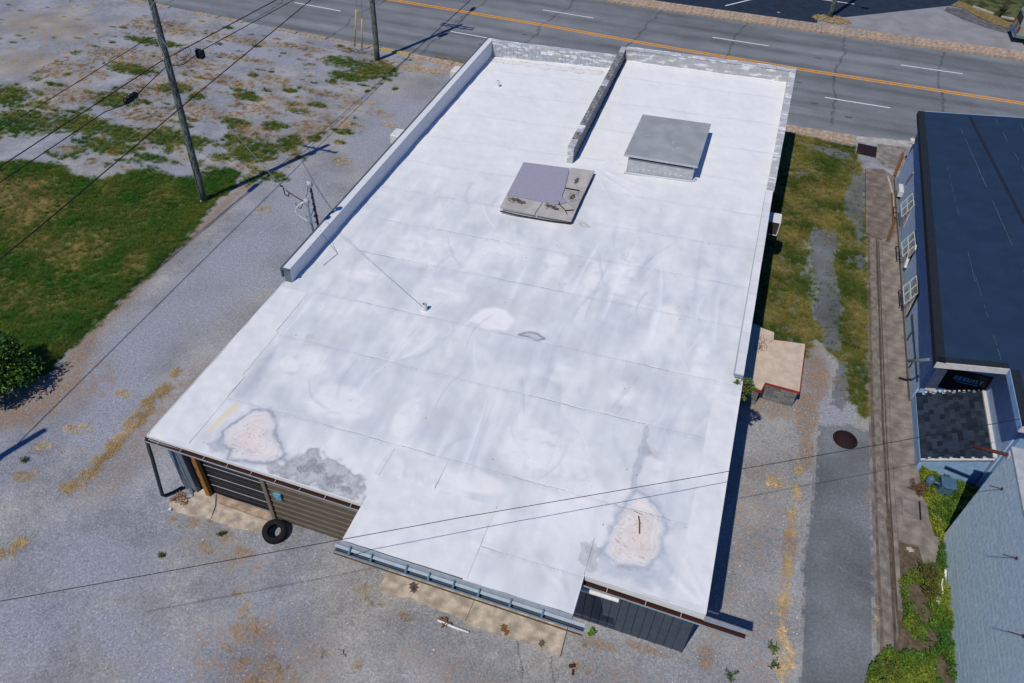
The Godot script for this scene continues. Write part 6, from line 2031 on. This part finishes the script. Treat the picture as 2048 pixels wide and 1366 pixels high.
func across_the_road() -> void:
	# kerb, pavement, seal-coated car park, gravel drive, grass
	for k in 11:
		var x := -11.0 + k * 3.05
		var fa := func(q): return high_z(q) + .02
		var fb := func(q): return high_z(q) - .18
		struct(band("kerb", x, x + 3.03, fa, fb, .13, M.concrete_tan, null, .13, 2), "pale tan kerb stone on the far road edge", "kerb")
		for h in 2:
			var m: StandardMaterial3D = M.concrete_tan if k * 2 + h not in [8, 9, 11, 13] else M.kerb
			var ga := func(q): return high_z(q) - .195
			var gb := func(q): return high_z(q) - 1.5
			struct(band("pavement_slab", x + h * 1.52, x + h * 1.52 + 1.505, ga, gb, .115 + rng.randf_range(-.006, .004), m, null, .12, 1), "tan pavement slab along the far road edge", "pavement")
	struct(sheet("car_park", [[-70, -58.9], [-8, -58.55], [3.9, -58.72], [3.95, -60.65], [5.8, -60.95], [13.4, -66.7], [14.6, -68.8], [18, -76], [18, -110], [-70, -110]], .02, M.seal), "freshly sealed dark car park across the road", "car park")
	struct(sheet("drive", [[3.9, -58.74], [25, -59.3], [25, -63.2], [17, -63.5], [16.3, -63.8], [15.3, -64.8], [14.3, -66.5], [13.4, -66.72], [5.8, -60.97], [4.0, -60.67]], .014, M.drive), "pale worn gravel drive across the road", "drive")
	struct(sheet("verge", [[13.45, -66.75], [14.35, -66.52], [15.35, -64.82], [16.32, -63.82], [17.0, -63.52], [30, -63.2], [40, -110], [18.05, -110], [18.05, -76], [14.65, -68.82]], .03, mat(C(.105, .125, .04), .95, T.mottle, .12, 0, 1.0)), "dry grass verge across the road", "verge")
	struct(sheet("verge", [[13.45, -66.75], [14.35, -66.52], [15.35, -64.82], [16.32, -63.82], [17.0, -63.52], [24, -63.3], [24, -64.6], [17.2, -64.9], [16.2, -66.1], [15.0, -67.4], [14.2, -68.2]], .036, mat(C(.32, .235, .09), .95, T.mottle2, .4, 0, 1.0)), "dry straw-coloured edge of the verge across the road", "verge")
	struct(sheet("drive", [[13.2, -66.4], [14.3, -66.35], [15.3, -64.7], [16.3, -63.7], [18, -63.2], [18, -61.9], [15.6, -62.9], [14.2, -63.9], [12.9, -65.4]], .018, mat(C(.17, .17, .185), .92, T.mottle2, .3)), "darker worn band along the edge of the gravel drive", "drive")
	for q in [[[-2.7, -59.75], [-.2, -62.9]], [[1.5, -64.1], [6.45, -64.06]], [[-12, -60.2], [-9.4, -63.2]]]:
		var a := Vector3(q[0][0], .0245, q[0][1])
		var b := Vector3(q[1][0], .0245, q[1][1])
		var s := (b - a).normalized().cross(Vector3.UP) * .06
		var st := mb()
		quad(st, a - s, a + s, b + s, b - s)
		struct(obj("parking_line", st, M.paint_white), "white parking line on the dark sealed car park", "road marking")
	var kn := 0
	for q in [[15.05, -67.1, 16.4, -66.05], [16.85, -65.6, 18.2, -65.4]]:
		var st := mb()
		prism(st, Vector3(q[0], .0, q[1]), Vector3(q[2], .0, q[3]), .2, .13, .13)
		tag(obj("kerb_block", st, M.concrete_pale), ["pale concrete kerb block in the far verge, left of the post", "pale concrete kerb block in the far verge, behind the van"][kn], "kerb block")
		kn += 1
	var sp := thing("post", "thin brown post with a dark clamp on the far verge", "post", Vector3(16.74, 0, -65.62))
	var st := mb(true)
	tube(st, [Vector3.ZERO, Vector3(.05, 3.2, 0)], .045, 8)
	obj("shaft", st, M.sign_post, sp)
	st = mb()
	bx(st, Vector3(0, .55, .04), Vector3(.36, .2, .08), .02)
	obj("clamp", st, M.black_box, sp)
	var gp := thing("stake", "short broken stake standing in the dark car park", "stake", Vector3(1.2, 0, -59.9))
	st = mb()
	tube(st, [Vector3.ZERO, Vector3(.02, 1.3, 0)], [.03, .02], 6)
	obj("shaft", st, M.rust, gp)
	st = mb()
	bx(st, Vector3(-.05, .05, .02), Vector3(.22, .05, .12), .015)
	obj("foot", st, M.concrete_pale, gp)
	van()

func van() -> void:
	# heading +x, rear at x = 0
	var v := thing("van", "pale green van parked beside the far verge, seen from behind", "van", Vector3(16.95, 0, -61.5))
	var w := .98
	var sec := [[0.0, .45, 1.05, 1.86], [.06, .40, 1.10, 1.98], [.5, .38, 1.12, 2.03], [3.2, .38, 1.12, 2.02], [3.9, .38, 1.10, 1.92], [4.6, .40, 1.08, 1.2], [5.2, .45, .95, 1.02]]
	var st := mb()
	var rings := []
	for s in sec:
		var x: float = s[0]
		var r := []
		for q in [[-.92, s[1]], [-1.0, s[1] + .2], [-1.0, s[2]], [-.88, s[3] - .22], [-.76, s[3] - .05], [-.4, s[3]], [.4, s[3]], [.76, s[3] - .05], [.88, s[3] - .22], [1.0, s[2]], [1.0, s[1] + .2], [.92, s[1]]]:
			r.append(Vector3(x, q[1], q[0] * w))
		rings.append(r)
	for i in rings.size() - 1:
		for k in 12:
			var j := (k + 1) % 12
			quad(st, rings[i][k], rings[i + 1][k], rings[i + 1][j], rings[i][j])
	for k in range(1, 11):
		tri(st, rings[0][0], rings[0][k], rings[0][k + 1])
		tri(st, rings[6][0], rings[6][k + 1], rings[6][k])
	obj("body", st, M.van, v)
	for s in [-1.0, 1.0]:
		st = mb()
		hexa(st, [Vector3(-.012, 1.2, s * .46 + .36), Vector3(.02, 1.2, s * .46 + .36), Vector3(.02, 1.2, s * .46 - .36), Vector3(-.012, 1.2, s * .46 - .36), Vector3(-.008, 1.72, s * .42 + .31), Vector3(.05, 1.72, s * .42 + .31), Vector3(.05, 1.72, s * .42 - .31), Vector3(-.008, 1.72, s * .42 - .31)])
		obj("rear_window", st, M.van_glass, v)
		box("tail_light", Vector3(-.03, .74, s * .88 - .11), Vector3(.07, 1.16, s * .88 + .125), M.lamp_red, v, .01)
		for k in 2:
			st = mb()
			var x0 := .35 + k * 1.45
			hexa(st, [Vector3(x0, 1.22, s * .955 + .012), Vector3(x0 + 1.3, 1.22, s * .955 + .012), Vector3(x0 + 1.3, 1.22, s * .955 - .012), Vector3(x0, 1.22, s * .955 - .012), Vector3(x0, 1.74, s * .875 + .012), Vector3(x0 + 1.3, 1.74, s * .875 + .012), Vector3(x0 + 1.3, 1.74, s * .875 - .012), Vector3(x0, 1.74, s * .875 - .012)])
			obj("side_window", st, M.van_glass, v)
		for x in [1.0, 4.2]:
			st = mb(true)
			tube(st, [Vector3(x, .36, s * .99), Vector3(x, .36, s * .74)], .36, 20)
			var wh := obj("wheel", st, M.rubber, v)
			st = mb(true)
			tube(st, [Vector3(x, .36, s * 1.0), Vector3(x, .36, s * .985)], .21, 16)
			obj("rim", st, M.gutter_out, wh)
	box("bumper", Vector3(-.14, .42, -.98), Vector3(.06, .64, .98), M.chrome, v, .04)
	box("plate", Vector3(-.02, .85, -.18), Vector3(.0, .98, .18), M.glass, v)
	box("door_seam", Vector3(-.02, .66, -.008), Vector3(.0, 1.86, .008), M.black_box, v)

# ---------------------------------------------------------------- plants
func leaf(st: SurfaceTool, p: Vector3, d: Vector3, n: Vector3, l: float, w: float, c: Color) -> void:
	var s := d.cross(n).normalized() * w * .5
	var m := p + d * l * .5 + n * l * .10
	st.set_color(c)
	tri(st, p, m + s, m - s)
	tri(st, m - s, m + s, p + d * l)

func rdir(y0 := -1.0, y1 := 1.0) -> Vector3:
	var a := rng.randf() * TAU
	var y := rng.randf_range(y0, y1)
	var r := sqrt(maxf(0, 1 - y * y))
	return Vector3(cos(a) * r, y, sin(a) * r)

func bush(t: Node3D, c: Vector3, rx: float, ry: float, n: int, ll: float, cols: Array, clumps := 26, root := -.02) -> void:
	var st := mb()
	var core := []
	for k in clumps:
		var d := rdir(-.45, 1.0)
		core.append([c + Vector3(d.x * rx, d.y * ry, d.z * rx) * rng.randf_range(.45, .95), rng.randf_range(.22, .42) * rx])
	for k in n:
		var q: Array = core[rng.randi() % clumps]
		var d := rdir(-.5, 1.0)
		var p: Vector3 = q[0] + d * q[1] * sqrt(rng.randf())
		if p.y < .03: continue
		var out := (p - c).normalized()
		var dir := (out * .7 + rdir() * .8 + Vector3(0, -.15, 0)).normalized()
		var nn := (Vector3.UP + rdir() * .8).normalized()
		var col: Color = cols[rng.randi() % cols.size()]
		col = col * rng.randf_range(.7, 1.25)
		leaf(st, p, dir, nn, ll * rng.randf_range(.7, 1.3), ll * .42, col)
	obj("crown", st, M.leafy, t)
	st = mb()
	for k in mini(14, clumps):
		var q: Array = core[k]
		tube(st, sag(Vector3(c.x + rng.randf_range(-.1, .1), root, c.z + rng.randf_range(-.1, .1)), q[0], rng.randf_range(-.1, .1), 4), [.03, .026, .02, .014, .008], 5)
	obj("trunk", st, M.twig, t)

func weed(label: String, at: Vector3, h: float, n: int, cols: Array, spread := .5, group := "") -> void:
	var t := thing("weed", label, "weed", at, 0, group)
	var st := mb()
	var sl := mb()
	for k in n:
		var d := rdir(.5, 1.0)
		var b := Vector3(rng.randf_range(-.1, .1), 0, rng.randf_range(-.1, .1)) * spread * 2.0
		var tip := b + Vector3(d.x * spread, h * rng.randf_range(.6, 1.1), d.z * spread)
		tube(st, sag(b, tip, -.04, 3), [.008, .007, .005, .003], 3, false)
		for i in 9:
			var p := b.lerp(tip, .25 + .75 * rng.randf())
			leaf(sl, p, rdir(-.2, .8), rdir(.2, 1.0), rng.randf_range(.05, .12), .03, cols[rng.randi() % cols.size()] * rng.randf_range(.7, 1.2))
	obj("stem", st, M.twig, t)
	obj("leaves", sl, M.leafy, t)

func inside(p: Vector2, pv: PackedVector2Array) -> bool:
	return Geometry2D.is_point_in_polygon(p, pv)

func plants() -> void:
	var g1 := [Color(.018, .055, .012), Color(.025, .075, .014), Color(.040, .105, .018), Color(.075, .16, .02), Color(.012, .035, .010), Color(.11, .22, .02)]
	var bsh := thing("shrub", "dense dark green shrub at the left edge where lawn meets drive", "shrub", Vector3(-22.35, 0, -11.55))
	bush(bsh, Vector3(0, .75, 0), 1.35, 1.0, 6500, .15, g1, 44)
	var wp := thing("wall_plant", "small leafy plant growing out of the right roof edge", "plant", Vector3(2.16, 0, -17.0))
	bush(wp, Vector3(.05, 3.55, .0), .26, .42, 520, .09, [Color(.09, .14, .02), Color(.05, .10, .02), Color(.13, .16, .03)], 16, 3.3)
	# creepers: a mass of leaves nobody could count
	var lm := mb()
	for k in 3:
		var a := TAU * k / 3.0 + .4
		leaf(lm, Vector3(cos(a) * .01, 0, sin(a) * .01), Vector3(cos(a), .25, sin(a)).normalized(), Vector3.UP, .075, .05, Color(1, 1, 1))
	lm.generate_normals()
	var lmesh := lm.commit()
	var zone := PackedVector2Array()
	for p in [[8.62, -18.8], [9.2, -18.85], [10.4, -18.55], [12.2, -21.5], [12.4, -18.0], [9.12, -16.6], [9.1, -1.5], [7.6, -1.5], [7.35, -9.0], [6.8, -10.5], [6.95, -11.3], [7.4, -12.0], [7.9, -12.6], [7.8, -14.3], [8.3, -14.9], [8.95, -15.4], [9.05, -16.2], [8.85, -16.7], [8.72, -17.4]]: zone.append(Vector2(p[0], p[1]))
	var nz := noise(61, .75, 2)
	var nz2 := noise(62, 2.6, 2)
	var xf: Array[Transform3D] = []
	var cl := PackedColorArray()
	for k in 150000:
		var p := Vector2(rng.randf_range(6.9, 12.4), rng.randf_range(-21.5, -6.0))
		if not inside(p, zone): continue
		var d := nz.get_noise_2d(p.x, p.y)
		var dense := 1.0
		if p.y > -16.0: dense = clampf((p.x - 8.55) * 2.4, 0, 1) * .95 + .10
		if p.y > -12.4: dense = clampf(.75 + d * 1.2, 0, 1)
		if p.y < -16.0 and p.y > -17.4 and p.x < 9.2: dense = .45
		dense = clampf(dense + d * 1.1 + nz2.get_noise_2d(p.x, p.y) * .7, 0, 1)
		if rng.randf() > dense: continue
		var hgt := .03 + rng.randf() * clampf(.16 + .14 * d + .22 * nz2.get_noise_2d(p.x, p.y), .03, .4)
		var b := Basis(Vector3.UP, rng.randf() * TAU) * Basis(Vector3(1, 0, 0), rng.randf_range(-.5, .5))
		xf.append(Transform3D(b.scaled(Vector3.ONE * rng.randf_range(.7, 1.35)), Vector3(p.x, hgt, p.y)))
		var yel := clampf(.20 + d * .6 + (.5 if p.y < -16.0 and p.x < 9.3 else 0.0) * rng.randf(), 0, 1)
		cl.append(Color(lerpf(.025, .17, yel), lerpf(.075, .18, yel), lerpf(.010, .018, yel)) * rng.randf_range(.6, 1.9))
	scatter("creepers", lmesh, xf, cl, "yellow-green creepers between the pavement and the pale blue block wall", "creepers", M.leafy)
	var wd := [Color(.10, .12, .03), Color(.14, .12, .04), Color(.07, .09, .025)]
	weed("olive brown weed bush leaning over the pavement end", Vector3(8.5, 0, -14.6), .7, 70, wd, .35)
	weed("tall dry weed just below the olive one, beside the white dish", Vector3(8.55, 0, -14.1), .6, 40, wd, .25)
	weed("dead brown weed stalks beside the drain slab at the pavement edge", Vector3(8.42, .05, -17.85), .35, 30, [Color(.12, .075, .04), Color(.16, .10, .05)], .4)
	weed("green weed clump overhanging the alley gutter at the bottom", Vector3(7.3, 0, -11.2), .5, 60, [Color(.06, .11, .02), Color(.10, .13, .03)], .4)
	weed("small green sprout in the gravel right of the grey wall, upper one", Vector3(4.42, 0, -11.0), .14, 9, [Color(.05, .13, .02)], .22)
	weed("small green sprout in the gravel right of the grey wall, lower one", Vector3(4.5, 0, -10.55), .12, 7, [Color(.04, .10, .02)], .2)
	weed("small green sprout near the bottom edge right of the grey wall", Vector3(3.45, 0, -9.9), .12, 7, [Color(.04, .10, .02)], .2)
	weed("bright green seedling at the foot of the grey ribbed wall", Vector3(-.35, 0, -9.75), .22, 8, [Color(.13, .30, .02)], .12)
	weed("tiny green weed by the tyre marks in the rear yard", Vector3(-11.6, 0, -9.1), .1, 8, [Color(.05, .08, .02)], .15)
	weed("lone green tuft in the gravel near the pole shadow tip", Vector3(-19.1, 0, -9.3), .12, 9, [Color(.04, .09, .015)], .18)
	weed("olive tuft in the rear yard left of the dry patches", Vector3(-12.85, 0, -7.9), .1, 8, [Color(.11, .11, .02)], .12)

func scatter(called: String, mesh: Mesh, xf: Array[Transform3D], cl: PackedColorArray, label: String, category: String, m: Material) -> void:
	var mm := MultiMesh.new()
	mm.transform_format = MultiMesh.TRANSFORM_3D
	mm.use_colors = true
	mm.mesh = mesh
	mm.instance_count = xf.size()
	for i in xf.size():
		mm.set_instance_transform(i, xf[i])
		mm.set_instance_color(i, cl[i])
	var o := MultiMeshInstance3D.new()
	o.name = numbered(called)
	o.multimesh = mm
	o.material_override = m
	add_child(o, true)
	tag(o, label, category, "", "stuff")

func litter() -> void:
	var st := mb(true)
	tube(st, [Vector3(-4.46, .045, -8.73), Vector3(-4.0, .04, -8.70), Vector3(-3.53, .035, -8.70)], .035, 10)
	tag(obj("plastic_pipe", st, M.pvc), "short white plastic pipe lying beside the tan canopy slab", "pipe")
	st = mb()
	for k in 14:
		var a := rng.randf() * TAU
		bx(st, Vector3(-4.28 + cos(a) * rng.randf() * .2, .06, -8.72 + sin(a) * rng.randf() * .14), Vector3(.12, .02, .03), 0, Basis(Vector3.UP, a) * Basis(Vector3(0, 0, 1), rng.randf_range(-.4, .4)))
	tag(obj("leaf_heap", st, M.leaf_brown), "small heap of dead brown leaves on the white plastic pipe", "leaves")
	st = mb()
	for k in 4: bx(st, Vector3(-6.62 + k * .05, .03, -7.05 + (.05 if k % 2 else -.03)), Vector3(.14, .03, .05), .01, Basis(Vector3.UP, k * 1.1) * Basis(Vector3(1, 0, 0), .3))
	tag(obj("rag", st, M.rag), "crumpled white rag among dry tufts in the rear yard", "rag")
	st = mb()
	bx(st, Vector3(-.62, .04, -8.75), Vector3(.18, .05, .10), .02, Basis(Vector3.UP, .5))
	bx(st, Vector3(-.55, .03, -8.6), Vector3(.06, .02, .16), .008, Basis(Vector3.UP, .2))
	tag(obj("rust_scrap", st, M.rust), "rusty scrap lying off the right end of the canopy slab", "scrap")
	st = mb()
	bx(st, Vector3(-13.55, .06, -9.3), Vector3(.09, .07, .09), .02)
	tag(obj("white_cup", st, M.pvc), "small white cup lying by the drainpipe foot", "cup")
	st = mb()
	tube(st, [Vector3(-13.3, .05, -9.95), Vector3(-13.32, .28, -10.0)], [.05, .03], 8)
	bx(st, Vector3(-13.27, .07, -9.92), Vector3(.16, .05, .12), .02, Basis(Vector3.UP, .6))
	tag(obj("bottle", st, M.steel), "pale plastic bottle at the foot of the grey corner panel", "bottle")
	# twiggy dead branch on the landing and on the silt patch
	st = mb()
	for k in 40:
		var a := rng.randf() * TAU
		var p := Vector3(2.95 + rng.randf_range(-.25, .25), .82, -22.3 + rng.randf_range(-.35, .35))
		tube(st, sag(p, p + Vector3(cos(a) * rng.randf_range(.05, .3), rng.randf_range(.0, .08), sin(a) * rng.randf_range(.05, .3)), .03, 3), .005, 4, false)
	tag(obj("dead_branch", st, M.twig), "tangle of dry twigs on the tan landing", "twigs")
	st = mb()
	tube(st, [Vector3(.1, roof_y(.1, -11.4) + .04, -11.5), Vector3(.16, roof_y(.1, -11.4) + .06, -11.3), Vector3(.22, roof_y(.1, -11.4) + .04, -11.0)], .018, 5)
	tube(st, [Vector3(-.05, roof_y(.1, -11.4) + .03, -11.62), Vector3(.2, roof_y(.1, -11.4) + .03, -11.58)], .010, 4)
	tag(obj("fallen_twig", st, M.leaf_brown), "brown twig on the silt patch at the right roof corner", "twig")
	st = mb()
	for k in 110: bx(st, Vector3(-13.75 + rng.randf() * .55, .05 + rng.randf() * .04, -9.95 + rng.randf() * .4), Vector3(rng.randf_range(.03, .08), .01, .02), 0, Basis(Vector3.UP, rng.randf() * 3.0) * Basis(Vector3(1, 0, 0), rng.randf_range(-.3, .3)))
	var lf := obj("dead_leaves", st, M.leaf_brown)
	tag(lf, "drift of dead leaves between drainpipe foot and apron", "leaves", "", "stuff")
	# dead grass ring at the far pole
	st = mb()
	for k in 260:
		var a := rng.randf() * TAU
		var r := sqrt(rng.randf())
		bx(st, Vector3(4.9 + cos(a) * r * 1.35, .05 + rng.randf() * .06, -60.0 + sin(a) * r * .75), Vector3(rng.randf_range(.1, .3), .02, .035), 0, Basis(Vector3.UP, rng.randf() * 3.0) * Basis(Vector3(0, 0, 1), rng.randf_range(-.3, .3)))
	tag(obj("dead_grass", st, M.straw_mat), "ring of dead grass round the green pole across the road", "grass", "", "stuff")

func cover_at(cv: PackedByteArray, x: float, z: float) -> float:
	var i := int((x - GX0) / (GX1 - GX0) * GW)
	var j := int((z - GZ0) / (GZ1 - GZ0) * GH)
	if i < 0 or j < 0 or i >= GW or j >= GH: return 0.0
	return cv[j * GW + i] / 255.0

func tuft(n: int, h: float, w: float, spread: float) -> Mesh:
	var st := mb()
	for k in n:
		var a := rng.randf() * TAU
		var d := Vector3(cos(a), 0, sin(a))
		var s := Vector3(-d.z, 0, d.x) * w
		var b := d * rng.randf() * spread * .4
		st.set_color(Color(1, 1, 1))
		var m := b + d * spread * .35 + Vector3(0, h * .65, 0)
		tri(st, b - s, b + s, m)
		tri(st, m - s * .6, m + s * .6, b + d * spread + Vector3(0, h * rng.randf_range(.6, 1.0), 0))
	st.generate_normals()
	return st.commit()

func ground_cover() -> void:
	var tm := tuft(11, .12, .006, .11)
	var td := tuft(10, .05, .006, .13)
	var xg: Array[Transform3D] = []
	var cg := PackedColorArray()
	var xd: Array[Transform3D] = []
	var cd := PackedColorArray()
	var nz := noise(71, .35, 3)
	for zone in [[-40.0, -18.0, -42.4, -8.0, 150000], [2.3, 7.1, -41.6, -20.2, 34000], [-20.0, -16.0, -42.0, -6.0, 22000], [-14.0, 3.5, -9.9, -3.0, 20000], [-17.7, -16.2, -15.0, -6.0, 4000], [3.8, 7.2, -20.0, -6.0, 14000]]:
		for k in zone[4]:
			var x := rng.randf_range(zone[0], zone[1])
			var z := rng.randf_range(zone[2], zone[3])
			if x > -13.7 and x < 2.15 and z < -10.0: continue
			var g := cover_at(cov_green, x, z)
			var d := cover_at(cov_dry, x, z)
			var u := rng.randf()
			var sc := rng.randf_range(.6, 1.35)
			var b := Basis(Vector3.UP, rng.randf() * TAU).scaled(Vector3(sc, sc * rng.randf_range(.6, 1.2), sc))
			var n := nz.get_noise_2d(x, z)
			if u < g * .9:
				var v := rng.randf_range(.5, 1.4)
				var y := clampf(.35 + n * .9 + rng.randf_range(-.25, .25), 0, 1)
				if x > 0: y = clampf(.45 + n * 1.9 + rng.randf_range(-.25, .25), 0, 1)
				if x < 0 and z < -27: y = clampf(y + .25, 0, 1)
				xg.append(Transform3D(b, Vector3(x, -.004, z)))
				if x > 0.0: cg.append(Color(lerpf(.06, .22, y) * v, lerpf(.10, .20, y) * v, lerpf(.016, .055, y) * v))
				else: cg.append(Color(lerpf(.030, .13, y) * v, lerpf(.108, .145, y) * v, lerpf(.012, .026, y) * v))
			elif u < g * .9 + d * (.75 if x < -13.8 or x > 3.6 else .38):
				var v := rng.randf_range(.6, 1.25)
				var y := clampf(.5 + n * 1.2 + rng.randf_range(-.3, .3), 0, 1)
				xd.append(Transform3D(b, Vector3(x, -.004, z)))
				if x < -20.5 and z > -30.0 or x > 2.0 and x < 7.1 and z < -20.5:
					cd.append(Color(lerpf(.16, .38, y) * v, lerpf(.125, .285, y) * v, lerpf(.04, .115, y) * v))
				elif x < -20.5:
					cd.append(Color(lerpf(.16, .38, y) * v, lerpf(.095, .25, y) * v, lerpf(.045, .12, y) * v))
				else:
					if x > -13.8 and x < 3.6 and z > -10.5:
						cd.append(Color(lerpf(.22, .46, y) * v, lerpf(.155, .34, y) * v, lerpf(.10, .23, y) * v))
					else:
						cd.append(Color(lerpf(.42, .70, y) * v, lerpf(.29, .52, y) * v, lerpf(.13, .29, y) * v))
	scatter("lawn_grass", tm, xg, cg, "green grass of the lawn and the mown strip", "grass", M.bladey)
	scatter("dry_grass", td, xd, cd, "dead straw-coloured grass tufts over the gravel", "grass", M.bladey)
	# loose stones
	var st := mb()
	for s in [[Vector3(1, 0, 0), Vector3(0, 0, 1)], [Vector3(0, 0, 1), Vector3(-1, 0, 0)], [Vector3(-1, 0, 0), Vector3(0, 0, -1)], [Vector3(0, 0, -1), Vector3(1, 0, 0)]]:
		tri(st, s[0] * .5, Vector3(.08, .38, .05), s[1] * .5)
	st.generate_normals()
	var stone := st.commit()
	var xs: Array[Transform3D] = []
	var cs := PackedColorArray()
	for zone in [[-22.0, 5.0, -10.0, -2.0, 30000], [-22.0, -13.7, -42.0, -10.0, 26000], [2.2, 5.2, -20.5, -10.0, 7000], [-42.0, -22.0, -42.8, -25.0, 16000]]:
		for k in zone[4]:
			var x := rng.randf_range(zone[0], zone[1])
			var z := rng.randf_range(zone[2], zone[3])
			if cover_at(cov_green, x, z) > .3: continue
			var s := rng.randf_range(.018, .045) * (1.7 if rng.randf() < .03 else 1.0)
			xs.append(Transform3D(Basis(Vector3.UP, rng.randf() * TAU).scaled(Vector3(s, s * .7, s * rng.randf_range(.6, 1.2))), Vector3(x, .001, z)))
			var v := rng.randf_range(.22, .38)
			if rng.randf() < .04: v = .60
			cs.append(Color(v * .97, v * 1.0, v * 1.04))
	scatter("loose_gravel", stone, xs, cs, "loose grey stones strewn over the lot", "gravel", M.bladey)
